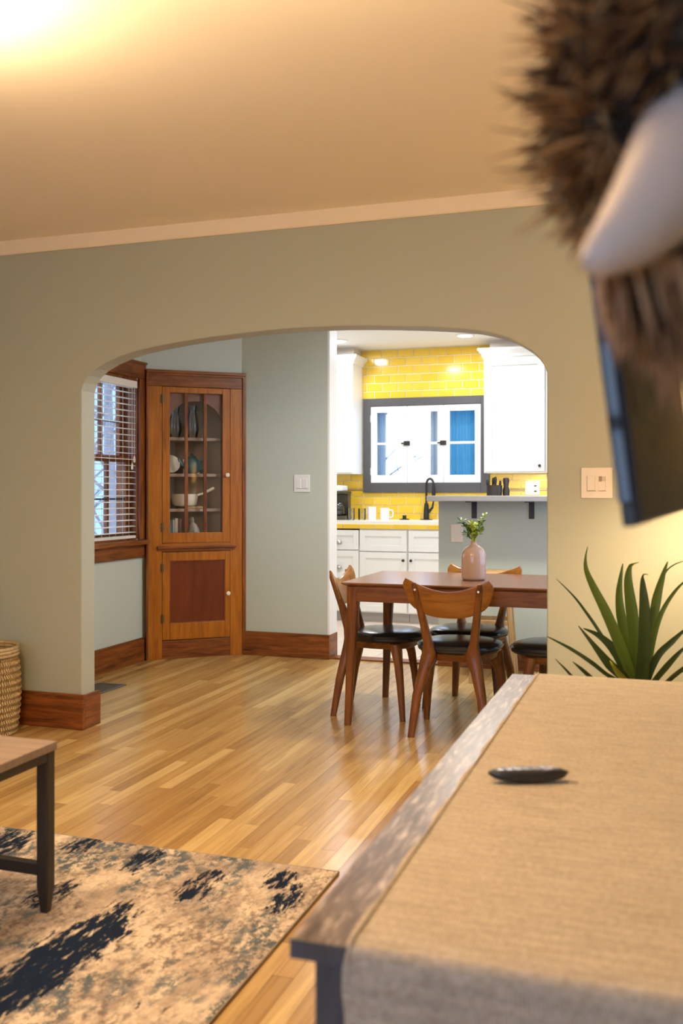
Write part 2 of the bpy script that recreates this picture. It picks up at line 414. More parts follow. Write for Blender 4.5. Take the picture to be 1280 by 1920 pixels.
# ---------------------------------------------------------------- window 1 (dining, left wall)
w1 = struct(link_mesh('window_1', boxes((XL - 0.165, XL + 0.001, WY1 - 0.006, WY1 + 0.02, WZ0, WZ1), (XL - 0.165, XL + 0.001, WY0 - 0.02, WY0 + 0.006, WZ0, WZ1), (XL - 0.165, XL + 0.001, WY0 + 0.006, WY1 - 0.006, WZ1 - 0.005, WZ1 + 0.02), (XL - 0.165, XL + 0.001, WY0 + 0.006, WY1 - 0.006, WZ0 - 0.02, WZ0 + 0.004)), M['trimz']))
for nm, b, a in (('casing', (XL, XL + 0.022, WY1 + 0.005, WY1 + 0.088, 0.86, 2.0), 'z'), ('casing', (XL, XL + 0.022, WY0 - 0.088, WY0 - 0.005, 0.86, 2.0), 'z'),
                 ('casing', (XL, XL + 0.024, WY0 - 0.095, WY1 + 0.095, 2.0, 2.115), 'y'), ('sill', (XL - 0.05, XL + 0.055, WY0 - 0.12, WY1 + 0.13, 0.828, 0.86), 'y'),
                 ('apron', (XL, XL + 0.02, WY0 - 0.09, WY1 + 0.12, 0.735, 0.828), 'y')):
    link_mesh(nm, boxes(b), M['trim' + a], w1, bevel=0.004)
bm = boxes((XL, XL + 0.032, WY0 - 0.1, WY1 + 0.1, 2.103, 2.118)); link_mesh('cap_moulding', bm, M['trimy'], w1, bevel=0.003)
def sash(x, z0, z1, zm):
    bm = boxes((x - 0.018, x + 0.018, WY0, WY0 + 0.055, z0, z1), (x - 0.018, x + 0.018, WY1 - 0.055, WY1, z0, z1), (x - 0.018, x + 0.018, WY0 + 0.055, WY1 - 0.055, z0, z0 + 0.045), (x - 0.018, x + 0.018, WY0 + 0.055, WY1 - 0.055, z1 - 0.04, z1))
    sa = link_mesh('sash', bm, M['trimz'], w1, bevel=0.003)
    ys = [WY0 + 0.055, WY0 + 0.26, WY0 + 0.4475, WY0 + 0.635, WY1 - 0.055]
    ys = [WY0 + 0.055] + [WY1 - 0.275 - 0.205 * k for k in (2, 1, 0)] + [WY1 - 0.055]
    for y in ys[1:-1]: link_mesh('muntin', boxes((x - 0.012, x + 0.012, y - 0.013, y + 0.013, z0 + 0.045, z1 - 0.04)), M['trimz'], sa)
    link_mesh('muntin', boxes((x - 0.010, x + 0.010, WY0 + 0.055, WY1 - 0.055, zm - 0.006, zm + 0.006)), M['slot'], sa)
    for y0, y1 in zip(ys, ys[1:]):
        for a, b in ((z0 + 0.045, zm), (zm, z1 - 0.04)):
            link_mesh('pane', boxes((x - 0.002, x + 0.002, y0, y1, a, b)), M['glass'], sa)
sash(XL - 0.075, 0.87, 1.445, 1.15)
sash(XL - 0.125, 1.41, 1.985, 1.69)
# blind: thing with slats
bl = thing('window_blind', 'cream slatted venetian blind hanging in the wood-framed window', 'blind', (XL - 0.025, (WY0 + WY1) / 2, 0.872))
bw = (WY1 - WY0) / 2 - 0.013
link_mesh('headrail', boxes((-0.02, 0.035, -bw - 0.003, bw + 0.003, 1.055, 1.105)), M['blind'], bl, bevel=0.004)
link_mesh('bottom_rail', boxes((-0.025, 0.025, -bw, bw, 0.002, 0.022)), M['blind'], bl, bevel=0.004)
bm = B(); prism(bm, [(-0.0235, -0.003), (-0.008, 0.0), (0.008, 0.0), (0.0235, -0.003), (0.0235, -0.0008), (0.008, 0.0024), (-0.008, 0.0024), (-0.0235, -0.0008)], 'y', -bw, bw)
sl0 = link_mesh('slat', bm, M['blind'], bl, loc=(0, 0, 0.045))
for k in range(1, 24):
    o = sl0.copy(); C.objects.link(o); o.parent = bl; o.location = (0, 0, 0.045 + 0.0425 * k); o.rotation_euler = (0, 0.05, 0)
bm = B()
for y in (-0.34, -0.17, 0.0, 0.17, 0.34):
    for dx in (-0.024, 0.024): cyl(bm, (dx, y, 0.02), (dx, y, 1.06), 0.0012, 5)
link_mesh('ladder_cord', bm, M['cord'], bl)
for y, z in ((bw - 0.035, 0.55), (bw - 0.065, 0.50)):
    bm = B(); cyl(bm, (0.032, y, z), (0.032, y, 1.06), 0.0015, 5); lc = link_mesh('pull_cord', bm, M['cord'], bl)
    bm = B(); lathe(bm, [(0.002, z + 0.03), (0.006, z + 0.02), (0.0085, z - 0.012), (0.004, z - 0.018)], 10, 0.032, y); link_mesh('tassel', bm, M['blind'], lc, smooth=True)

# ---------------------------------------------------------------- kitchen: tiles
TW, TH, TG = 0.160, 0.0815, 0.006
def tile_mesh(w, h):
    bm = B(); v = box(bm, 0, w, -0.008, 0, 0, h)
    for q in v:
        if q.co.y < -0.004:
            q.co.x += 0.003 if q.co.x < w / 2 else -0.003; q.co.z += 0.003 if q.co.z < h / 2 else -0.003
    bmesh.ops.recalc_face_normals(bm, faces=bm.faces[:])
    me = bpy.data.meshes.new('tile'); bm.to_mesh(me); bm.free(); me.materials.append(M['tile']); return me
TM = {}
def put_tile(x0, x1, z0, z1):
    key = (round(x1 - x0, 3), round(z1 - z0, 3))
    if key[0] < 0.012 or key[1] < 0.012: return
    if key not in TM: TM[key] = tile_mesh(*key)
    o = bpy.data.objects.new('tile', TM[key]); C.objects.link(o); o.parent = kb; o.location = (x0, YK - 0.0005, z0)
    o.rotation_euler = (random.uniform(-0.006, 0.006), 0, random.uniform(-0.006, 0.006))
def tile_field(x0, x1, z0, z1, zbase):
    r0 = math.floor((z0 - zbase) / TH); r = r0
    while zbase + r * TH < z1 - 0.01:
        a = max(z0, zbase + r * TH + TG / 2); b = min(z1, zbase + (r + 1) * TH - TG / 2)
        off = (r % 2) * TW / 2
        k = math.floor((x0 + 4 - off) / TW)
        while -4 + off + k * TW < x1 - 0.005:
            c = max(x0, -4 + off + k * TW + TG / 2); d = min(x1, -4 + off + (k + 1) * TW - TG / 2)
            if d - c > 0.012 and b - a > 0.012: put_tile(c, d, a, b)
            k += 1
        r += 1
tile_field(-2.85, -1.54, 2.115, 2.597, 2.108)
tile_field(-3.12, -2.835, 0.91, 1.21, 0.905)
tile_field(-3.12, -2.835, 1.228, 1.375, 1.228)
tile_field(-2.83, -1.55, 0.91, 1.19, 0.905)
tile_field(-1.575, -0.90, 1.12, 1.21, 1.064 + 0.06)
tile_field(-1.575, -0.90, 1.228, 1.37, 1.228)
link_mesh('liner_strip', boxes((-3.3, -2.84, YK - 0.011, YK, 1.212, 1.226)), mat('brown_liner_tile', (0.42, 0.27, 0.09), 0.3), kb, bevel=0.002)
link_mesh('liner_strip', boxes((-1.57, 0.2, YK - 0.011, YK, 1.212, 1.226)), mat('brown_liner_tile_b', (0.42, 0.27, 0.09), 0.3), kb, bevel=0.002)

# ---------------------------------------------------------------- window 2 (kitchen)
gf = (-2.829, -1.576, 1.193, 2.118)
w2 = struct(link_mesh('window_2', boxes((KW[0], KW[0] + 0.004, YK, YK + 0.2, KW[2], KW[3]), (KW[1] - 0.004, KW[1], YK, YK + 0.2, KW[2], KW[3]), (KW[0], KW[1], YK, YK + 0.2, KW[3] - 0.004, KW[3]), (KW[0], KW[1], YK, YK + 0.2, KW[2], KW[2] + 0.004)), M['greyframe']))
for b in ((gf[0], KW[0] + 0.002, YK - 0.03, YK, gf[2], gf[3]), (KW[1] - 0.002, gf[1], YK - 0.03, YK, gf[2], gf[3]), (KW[0] + 0.002, KW[1] - 0.002, YK - 0.03, YK, KW[3], gf[3]), (KW[0] + 0.002, KW[1] - 0.002, YK - 0.03, YK, gf[2], KW[2])):
    link_mesh('casing', boxes(b), M['greyframe'], w2, bevel=0.003)
xs = [-2.753, -2.381, -2.02, -1.657]
for i in range(3):
    a, b = xs[i] + 0.002, xs[i + 1] - 0.002; z0, z1 = KW[2] + 0.002, KW[3] - 0.002; y0, y1 = YK - 0.022, YK + 0.012
    st = 0.058
    sa = link_mesh('sash', boxes((a, a + st, y0, y1, z0, z1), (b - st, b, y0, y1, z0, z1), (a + st, b - st, y0, y1, z0, z0 + 0.075), (a + st, b - st, y0, y1, z1 - 0.06, z1)), M['white'], w2, bevel=0.003)
    zm = 1.672
    link_mesh('muntin', boxes((a + st, b - st, y0 + 0.005, y1 - 0.005, zm - 0.011, zm + 0.011)), M['white'], sa)
    for c, d in ((z0 + 0.075, zm - 0.011), (zm + 0.011, z1 - 0.06)):
        link_mesh('pane', boxes((a + st, b - st, YK - 0.004, YK - 0.001, c, d)), M['glass'], sa)
    if i < 2:
        bm = boxes((b - 0.03, b + 0.03, y0 - 0.012, y0, zm - 0.022, zm + 0.022), (b - 0.055, b - 0.02, y0 - 0.022, y0 - 0.01, zm - 0.007, zm + 0.007)); link_mesh('latch', bm, M['darkmetal'], sa, bevel=0.003)
    if i == 0:
        for z in (1.40, 1.92): link_mesh('hinge', boxes((a - 0.012, a + 0.004, y0 - 0.006, y0 + 0.006, z - 0.035, z + 0.035)), M['white'], sa)

# ---------------------------------------------------------------- outside: ground, trees, neighbour, curtains
struct(link_mesh('ground', boxes((-40, 30, -30, RY - 0.2, -0.9, -0.8), (-40, 30, YK + 0.25, 45, -0.9, -0.8), (-40, -4.6, RY - 0.2, YK + 0.25, -0.9, -0.8), (0.5, 30, RY - 0.2, YK + 0.25, -0.9, -0.8)), mat('snowy_ground', (0.6, 0.64, 0.7), 0.9)))
bark = mat('grey_bark', (0.19, 0.17, 0.17), 0.9)
def tree(x, y, h, seed, label):
    rnd = random.Random(seed); t = thing('bare_tree', label, 'tree', (x, y, -0.8))
    bm = B(); tube(bm, [(0, 0, 0), (0.05, 0.02, h * 0.4), (-0.03, 0.05, h)], [0.11, 0.08, 0.02], 8); link_mesh('trunk', bm, bark, t, smooth=True)
    bm = B()
    for k in range(26):
        z = h * (0.25 + 0.72 * k / 26); az = rnd.random() * 6.28; L = (1.2 - 0.5 * k / 26) * rnd.uniform(0.7, 1.4)
        p0 = Vector((0, 0.03, z)); dr = Vector((math.cos(az), math.sin(az), 0.75)).normalized()
        pts = [p0, p0 + dr * L * 0.5 + Vector((0, 0, 0.05)), p0 + dr * L]
        tube(bm, pts, [0.022, 0.014, 0.004], 5)
        for j in range(5):
            q = p0 + dr * L * rnd.uniform(0.3, 0.95); d2 = (dr + Vector((rnd.uniform(-1, 1), rnd.uniform(-1, 1), rnd.uniform(-0.2, 0.8)))).normalized()
            tube(bm, [q, q + d2 * L * 0.35], [0.008, 0.002], 4)
    link_mesh('branches', bm, bark, t)
tree(-3.75, 11.6, 4.6, 3, 'bare tree beyond the left sash of the kitchen window')
tree(-6.6, 10.4, 4.8, 11, 'bare tree beyond the blind of the wood-framed window')
tree(-8.2, 12.2, 5.2, 5, 'bare tree farther off beyond the wood-framed window')
nb = thing('neighbour_house', 'pale blue neighbouring house beyond the wood-framed window', 'house', (-13.5, 15.5, -0.8), 0.55)
sid = mat('blue_siding', (0.34, 0.45, 0.62), 0.8)
link_mesh('wall', boxes((-4, 4, -3, 3, 0, 4.2)), sid, nb)
bm = B(); prism(bm, [(-4.3, 4.1), (4.3, 4.1), (0, 6.6)], 'y', -3.3, 3.3); link_mesh('roof', bm, mat('grey_shingle', (0.25, 0.25, 0.28), 0.9), nb)
for x in (-2.4, 0, 2.4): 
    f = link_mesh('window', boxes((x - 0.5, x + 0.5, -3.04, -3.0, 1.3, 2.9)), M['white'], nb); link_mesh('pane', boxes((x - 0.42, x + 0.42, -3.05, -3.03, 1.38, 2.82)), M['blackgloss'], f)
def curtain(name, x0, x1, y, z0, z1, m, label, amp=0.012, waves=6):
    bm = B(); n = 72; rows = []
    for j, z in enumerate((z0, (z0 + z1) / 2, z1)):
        row = []
        for i in range(n + 1):
            u = i / n; row.append((x0 + (x1 - x0) * u, y + amp * math.sin(u * waves * 2 * PI + 0.3 * j) + 0.4 * amp * math.sin(u * waves * 5.1), z))
        rows.append(row)
    for dy in (0, 0.002):
        vs = [[bm.verts.new((p[0], p[1] + dy, p[2])) for p in r] for r in rows]
        for a, b in zip(vs, vs[1:]):
            for i in range(n): bm.faces.new([a[i], a[i + 1], b[i + 1], b[i]])
    o = link_mesh(name, bm, m, smooth=True); return tag(o, label, 'curtain')
def cloth(name, col, tr):
    m = mat(name, col, 0.8); N = m.node_tree.nodes; L = m.node_tree.links
    t = N.new('ShaderNodeBsdfTranslucent'); t.inputs[0].default_value = (*col, 1); mx = N.new('ShaderNodeMixShader'); mx.inputs[0].default_value = tr
    L.new(N['Principled BSDF'].outputs[0], mx.inputs[1]); L.new(t.outputs[0], mx.inputs[2]); L.new(mx.outputs[0], N['Material Output'].inputs[0]); return m
curtain('curtain', -1.99, -1.67, YK + 0.10, 1.30, 2.03, cloth('blue_curtain_cloth', (0.17, 0.43, 0.54), 0.75), 'bright blue curtain behind the right sash of the kitchen window', waves=5)
curtain('curtain', -2.18, -2.05, YK + 0.11, 1.30, 2.03, cloth('pale_curtain_cloth', (0.54, 0.56, 0.56), 0.6), 'pale grey sheer curtain behind the middle sash of the kitchen window', waves=3)
curtain('curtain', -2.735, -2.635, YK + 0.11, 1.30, 2.03, cloth('pale_blue_sheer', (0.50, 0.57, 0.62), 0.65), 'narrow pale blue sheer at the left edge of the kitchen window', waves=3)

# window 3 (rear wall, behind the viewer)
w3 = struct(link_mesh('window_3', boxes((-3.2, -3.15, RY - 0.12, RY + 0.01, 0.6, 2.2), (0.10, 0.15, RY - 0.12, RY + 0.01, 0.6, 2.2), (-3.15, 0.10, RY - 0.12, RY + 0.01, 2.15, 2.2), (-3.15, 0.10, RY - 0.12, RY + 0.01, 0.6, 0.65), (-1.12, -1.04, RY - 0.12, RY + 0.01, 0.65, 2.15), (-2.12, -2.04, RY - 0.12, RY + 0.01, 0.65, 2.15)), M['trimz']))
for x0, x1 in ((-3.15, -2.12), (-2.04, -1.12), (-1.04, 0.10)):
    link_mesh('muntin', boxes((x0, x1, RY - 0.09, RY - 0.05, 1.43, 1.48), (x0, x1, RY - 0.085, RY - 0.055, 1.76, 1.78), (x0, x1, RY - 0.085, RY - 0.055, 1.08, 1.095)), M['trimx'], w3)
    link_mesh('pane', boxes((x0, x1, RY - 0.072, RY - 0.068, 0.65, 2.15)), M['glass'], w3)
# window 4 (dining, right wall, out of view)
w4 = struct(link_mesh('window_4', boxes((XR, XR + 0.12, 4.52, 4.57, 0.65, 2.3), (XR, XR + 0.12, 6.23, 6.28, 0.65, 2.3), (XR, XR + 0.12, 4.57, 6.23, 2.25, 2.3), (XR, XR + 0.12, 4.57, 6.23, 0.65, 0.7), (XR + 0.02, XR + 0.09, 5.37, 5.43, 0.7, 2.25)), M['trimz']))
link_mesh('pane', boxes((XR + 0.05, XR + 0.054, 4.57, 6.23, 0.7, 2.25)), M['glass'], w4)

# ---------------------------------------------------------------- lamps as objects
glow = emit('warm_lamp_glass', (1.0, 0.80, 0.55), 4.0)
def globe_lamp(loc, label):
    t = thing('ceiling_lamp', label, 'lamp', (loc[0], loc[1], loc[2]))
    top = (ZD - 0.04 if loc[1] > YA0 else ZL) - loc[2]
    bm = B(); lathe(bm, [(0.02, 0.10), (0.02, top - 0.035), (0.07, top - 0.025), (0.075, top)], 20); link_mesh('canopy', bm, M['brass'], t, smooth=True)
    bm = B(); lathe(bm, [(0.17, -0.06), (0.172, -0.06), (0.172, 0.075), (0.17, 0.075)], 32)
    # open drum: outer shell without caps
    bm.free(); bm = B()
    loft(bm, [ellip(0, 0, z, r, r, 32) for r, z in ((0.165, -0.06), (0.17, -0.06), (0.17, 0.07), (0.165, 0.07), (0.165, -0.06))], cap=False)
    link_mesh('shade_ring', bm, M['brass'], t, smooth=True)
globe_lamp(LIVING_LAMP, 'brass ring lamp hung from the tan ceiling out to the left')
def fill_bowl_lamp(loc, label):  # added fixture, bowl shaped to throw most light upward
    t = thing('ceiling_lamp', label, 'lamp', loc)
    bm = B(); cyl(bm, (0, 0, -.09), (0, 0, ZL - loc[2] - .02), .006, 8); lathe(bm, [(.06, ZL - loc[2] - .02), (.06, ZL - loc[2])], 20); link_mesh('rod', bm, M['brass'], t)
    m = mat('fill_lamp_bowl', (.82, .74, .60), .5); N = m.node_tree.nodes; L = m.node_tree.links
    tr = N.new('ShaderNodeBsdfTranslucent'); tr.inputs[0].default_value = (.85, .74, .55, 1); mx = N.new('ShaderNodeMixShader'); mx.inputs[0].default_value = .35
    L.new(N['Principled BSDF'].outputs[0], mx.inputs[1]); L.new(tr.outputs[0], mx.inputs[2]); L.new(mx.outputs[0], N['Material Output'].inputs[0])
    bm = B(); loft(bm, [ellip(0, 0, z, r, r, 32) for r, z in ((.004, -.10), (.10, -.092), (.17, -.06), (.205, 0.0), (.21, .02), (.205, .02), (.198, 0), (.165, -.055), (.10, -.085), (.004, -.095))], cap=False); link_mesh('bowl', bm, m, t, smooth=True)
fill_bowl_lamp(FILL_LAMP, 'added fill lamp with alabaster bowl, unseen above the grey console')
globe_lamp(DINING_LAMP, 'brass ring lamp hung over the dining table')
fl_ = thing('floor_lamp', 'slim floor lamp with cream shade out of view behind the plant', 'lamp', (SIDE_LAMP[0], SIDE_LAMP[1], 0))
bm = B(); lathe(bm, [(.10, 0), (.10, .015), (.02, .03)], 24); link_mesh('base', bm, M['darkmetal'], fl_, smooth=True)
bm = B(); cyl(bm, (0, 0, .03), (0, 0, 1.33), .009, 10); link_mesh('pole', bm, M['darkmetal'], fl_)
bm = B(); loft(bm, [ellip(0, 0, z, r, r, 28) for r, z in ((.10, 1.30), (.075, 1.54), (.073, 1.54), (.098, 1.30), (.10, 1.30))], cap=False)
sh_ = mat('cream_lamp_shade', (0.8, 0.7, 0.5), .8); N_ = sh_.node_tree.nodes; L_ = sh_.node_tree.links
t_ = N_.new('ShaderNodeBsdfTranslucent'); t_.inputs[0].default_value = (.85, .72, .5, 1); mx_ = N_.new('ShaderNodeMixShader'); mx_.inputs[0].default_value = .6
L_.new(N_['Principled BSDF'].outputs[0], mx_.inputs[1]); L_.new(t_.outputs[0], mx_.inputs[2]); L_.new(mx_.outputs[0], N_['Material Output'].inputs[0])
link_mesh('lamp_shade', bm, sh_, fl_, smooth=True)
lens = emit('recessed_light_lens', (1.0, 0.95, 0.88), 14)
for i, (x, y) in enumerate(CANS):
    t = thing('recessed_light', ['white recessed ceiling light in front of the right kitchen cupboard', 'white recessed ceiling light beside the left kitchen cupboard', 'white recessed kitchen light hidden behind the header, right', 'white recessed kitchen light hidden behind the header, left', 'white recessed kitchen light hidden behind the right wall'][i], 'light', (x, y, ZD), 0, 'recessed kitchen lights')
    bm = B(); loft(bm, [ellip(0, 0, z, r, r, 28) for r, z in ((0.085, 0), (0.085, -0.006), (0.066, -0.010), (0.064, 0.0))], cap=False); link_mesh('trim_ring', bm, M['white'], t, smooth=True)
    bm = B(); lathe(bm, [(0.064, 0.0), (0.064, -0.004)], 28); link_mesh('lens', bm, lens, t)

# ---------------------------------------------------------------- corner china cabinet
cc = thing('corner_cabinet', 'amber wooden corner china cabinet with arched glass door beside the window', 'cabinet', (-3.47, 6.067, 0), math.atan2(0.438, 0.522))
W = 0.681
def cb(name, bs, a, parent=cc, m=None, bev=0.003): return link_mesh(name, boxes(*bs), m or M['cab' + a], parent, bevel=bev)
cb('stile', [(-0.03, 0.068, -0.022, 0.0, 0, 1.955)], 'z'); cb('stile', [(0.568, W - 0.022, -0.022, 0.0, 0, 1.955)], 'z')
cb('top_rail', [(-0.03, W - 0.022, -0.022, 0.0, 1.956, 2.05)], 'x', m=M['trimx'])
cb('cap_moulding', [(-0.045, W + 0.004, -0.036, 0.0, 2.05, 2.072), (-0.035, W - 0.02, -0.03, 0, 2.034, 2.05)], 'x', m=M['trimx'])
cb('edge_trim', [(W - 0.022, W + 0.004, -0.03, 0.012, 0, 2.05)], 'z', m=M['trimz']); cb('edge_trim', [(-0.045, -0.03, -0.03, 0.012, 0, 2.05)], 'z', m=M['trimz'])
cb('plinth', [(0.068, 0.568, -0.018, 0, 0.0, 0.132)], 'x', m=M['trimx'])
cb('ledge', [(0.03, 0.61, -0.046, 0.0, 0.792, 0.81), (0.04, 0.60, -0.034, 0, 0.777, 0.792)], 'x', m=M['trimx'])
cb('mid_rail', [(0.068, 0.568, -0.018, 0.0, 0.768, 0.83)], 'x')
# triangular case: two back boards, bottom, top
M3 = M['cabin']
tri = [(-0.02, 0.004), (0.66, 0.004), (0.236, 0.355)]
bm = B(); prism(bm, [(-0.02, 0.002), (0.236, 0.345), (0.236, 0.36), (-0.04, 0.004)], 'z', 0.05, 2.05); link_mesh('back_board', bm, M3, cc)
bm = B(); prism(bm, [(0.66, 0.002), (0.236, 0.345), (0.236, 0.36), (0.68, 0.004)], 'z', 0.05, 2.05); link_mesh('back_board', bm, M3, cc)
for z, nm in ((0.86, 'shelf'), (1.055, 'shelf'), (1.31, 'shelf'), (1.573, 'shelf'), (2.03, 'top_board')):
    bm = B(); prism(bm, [(0.02, 0.05), (0.62, 0.05), (0.262, 0.332), (0.21, 0.332)] if nm == 'shelf' else tri, 'z', z, z + 0.022); link_mesh(nm, bm, mat('shelf_paint', (0.33, 0.24, 0.18), 0.5) if nm == 'shelf' else M3, cc)
# arched face just behind the glass
arc = [(0.126, 1.70)] + [(0.317 - 0.191 * math.cos(PI * k / 16), 1.70 + 0.158 * math.sin(PI * k / 16)) for k in range(17)] + [(0.508, 1.70)]
bm = B(); prism(bm, [(0.07, 0.82), (0.126, 0.82)] + arc[1:-1] + [(0.508, 0.82), (0.566, 0.82), (0.566, 1.95), (0.07, 1.95)], 'y', 0.012, 0.03)
link_mesh('arched_face', bm, wood('arch_face_wood', (0.15, 0.055, 0.033), (0.19, 0.075, 0.045), axis='x'), cc)
# upper door
ud = cb('upper_door', [(0.07, 0.124, -0.024, -0.002, 0.832, 1.953), (0.510, 0.566, -0.024, -0.002, 0.832, 1.953), (0.124, 0.510, -0.024, -0.002, 0.832, 0.905), (0.124, 0.510, -0.024, -0.002, 1.912, 1.953)], 'z')
for u in (0.243, 0.381): cb('muntin', [(u - 0.012, u + 0.012, -0.024, -0.004, 0.905, 1.912)], 'z', ud, M['trimz'])
for a, b in ((0.124, 0.231), (0.255, 0.369), (0.393, 0.510)): link_mesh('pane', boxes((a, b, -0.012, -0.009, 0.905, 1.912)), M['glass'], ud)
ld = cb('lower_door', [(0.07, 0.122, -0.024, -0.002, 0.137, 0.765), (0.530, 0.566, -0.024, -0.002, 0.137, 0.765), (0.122, 0.530, -0.024, -0.002, 0.137, 0.256), (0.122, 0.530, -0.024, -0.002, 0.704, 0.765)], 'z')
cb('panel', [(0.122, 0.530, -0.014, -0.004, 0.256, 0.704)], 'z', ld, M['cabpanel'])
cb('panel_bead', [(0.122, 0.128, -0.02, -0.004, 0.256, 0.704), (0.524, 0.530, -0.02, -0.004, 0.256, 0.704), (0.128, 0.524, -0.02, -0.004, 0.256, 0.262), (0.128, 0.524, -0.02, -0.004, 0.698, 0.704)], 'z', ld, M['trimz'], 0.001)
for d, u, z in ((ud, 0.542, 1.322), (ld, 0.548, 0.458)):
    bm = B(); tube(bm, [(u, -0.024, z), (u, -0.032, z), (u, -0.038, z), (u, -0.050, z), (u, -0.054, z)], [0.006, 0.006, 0.015, 0.016, 0.009], 8); link_mesh('knob', bm, M['crystal'], d)
for d, zs in ((ud, (1.865, 0.945)), (ld, (0.655, 0.29))):
    for z in zs:
        h = link_mesh('hinge', boxes((0.058, 0.082, -0.028, -0.02, z - 0.03, z + 0.03)), M['brass'], d, bevel=0.002)
        bm = B(); cyl(bm, (0.069, -0.029, z - 0.034), (0.069, -0.029, z + 0.034), 0.004, 8); link_mesh('hinge_pin', bm, M['brass'], h)
# things on the shelves, placed in the cabinet's own axes
def incab(u, v, z): return cc.matrix_basis @ Vector((u, v, z)) if False else Vector((-3.47 + u * 0.766 - v * 0.643, 6.067 + u * 0.643 + v * 0.766, z))
ANG = math.atan2(0.438, 0.522)
def pitcher(u, v, h, r, label):
    t = thing('glass_pitcher', label, 'pitcher', incab(u, v, 1.595), ANG, 'glassware on the top shelf')
    bm = B(); lathe(bm, [(r * 0.7, 0), (r, h * 0.25), (r * 0.85, h * 0.6), (r * 0.6, h * 0.8), (r * 0.75, h), (r * 0.70, h), (r * 0.55, h * 0.8), (r * 0.8, h * 0.6), (r * 0.94, h * 0.25), (r * 0.6, 0.01)], 24); link_mesh('body', bm, M['clear'], t, smooth=True)
    bm = B(); tube(bm, catmull([(r * 0.8, 0, h * 0.85), (r * 1.6, 0, h * 0.8), (r * 1.55, 0, h * 0.4), (r * 0.95, 0, h * 0.3)], 5), 0.005, 8); link_mesh('handle', bm, M['clear'], t, smooth=True)
pitcher(0.185, 0.11, 0.225, 0.052, 'clear glass pitcher at the left of the cabinet top shelf'); pitcher(0.325, 0.15, 0.245, 0.048, 'tall clear glass decanter at the middle of the cabinet top shelf')
t = thing('teapot', 'round teal glazed teapot on the second cabinet shelf', 'teapot', incab(0.315, 0.115, 1.333), ANG)
bm = B(); lathe(bm, [(0.03, 0), (0.052, 0.012), (0.066, 0.055), (0.058, 0.095), (0.03, 0.118), (0.028, 0.118)], 24); link_mesh('body', bm, M['teal'], t, smooth=True)
bm = B(); lathe(bm, [(0.032, 0.118), (0.026, 0.128), (0.008, 0.132), (0.010, 0.146), (0.004, 0.15)], 20); link_mesh('lid', bm, M['teal'], t, smooth=True)
bm = B(); tube(bm, catmull([(-0.055, 0, 0.05), (-0.085, 0, 0.075), (-0.10, 0, 0.11)], 4), lerplist([0.016, 0.011, 0.007], 4), 8); link_mesh('spout', bm, M['teal'], t, smooth=True)
bm = B(); tube(bm, catmull([(0.055, 0, 0.1), (0.095, 0, 0.105), (0.10, 0, 0.06), (0.06, 0, 0.03)], 5), 0.006, 8); link_mesh('handle', bm, M['teal'], t, smooth=True)
def leanplate(u, v, r, z, label, tilt=1.25, yaw=0):
    bm = B(); lathe(bm, [(r * 0.55, 0), (r * 0.6, 0.004), (r, 0.016), (r, 0.020), (r * 0.58, 0.008), (0.002, 0.007)], 28)
    for q in bm.verts: q.co.y += r
    o = link_mesh('plate', bm, M['ceramic'], smooth=True); o.location = incab(u, v, z); o.rotation_euler = (tilt, 0, ANG + yaw); return tag(o, label, 'plate', None)
leanplate(0.155, 0.10, 0.068, 1.334, 'cream plate leaning at the left of the second cabinet shelf')
bm = boxes((-0.075, 0.075, -0.006, 0.006, 0, 0.11)); o = link_mesh('serving_tray', bm, M['ceramic'], bevel=0.004); o.location = incab(0.345, 0.222, 1.333); o.rotation_euler = (-0.1, 0, ANG); tag(o, 'cream square tray standing behind the teal teapot', 'tray')
t = thing('board', 'small wooden board lying under the cream saucepan', 'board', incab(0.315, 0.125, 1.0775), ANG)
link_mesh('body', boxes((-0.055, 0.075, -0.05, 0.05, 0, 0.016)), M['lightwood'], t, bevel=0.003)
t = thing('saucepan', 'cream saucepan with raised handle on the third cabinet shelf', 'saucepan', incab(0.26, 0.125, 1.0945), ANG)
bm = B(); lathe(bm, [(0.07, 0), (0.088, 0.012), (0.098, 0.06), (0.10, 0.088), (0.095, 0.088), (0.09, 0.06), (0.06, 0.012)], 28); link_mesh('bowl', bm, M['ceramic'], t, smooth=True)
bm = B(); tube(bm, [(0.09, -0.02, 0.08), (0.13, -0.03, 0.092), (0.2, -0.045, 0.128), (0.212, -0.047, 0.135)], [0.009, 0.008, 0.013, 0.009], 10); link_mesh('handle', bm, M['ceramic'], t, smooth=True)
for i, (u, w, h, c, lab) in enumerate(((0.145, 0.022, 0.108, (0.12, 0.14, 0.17), 'slate grey book at the left end of the bottom cabinet shelf'), (0.168, 0.017, 0.112, (0.34, 0.36, 0.36), 'pale grey book between the slate and white books in the cabinet'), (0.189, 0.02, 0.124, (0.8, 0.77, 0.68), 'white book standing on the bottom cabinet shelf'), (0.213, 0.022, 0.118, (0.16, 0.06, 0.04), 'brown book beside the white book in the cabinet'))):
    t = thing('book', lab, 'book', incab(u, 0.10, 0.883), ANG, 'books on the bottom cabinet shelf')
    link_mesh('cover', boxes((-w / 2, w / 2, -0.04, 0.045, 0, h)), mat('book_cover', c, 0.6), t, bevel=0.002)
    link_mesh('pages', boxes((-w / 2 + 0.003, w / 2 - 0.003, -0.036, 0.046, h - 0.004, h + 0.0005)), M['ceramic'], t)
t = thing('figurine', 'small pale seated figurine on the bottom cabinet shelf', 'figurine', incab(0.325, 0.14, 0.883), ANG)
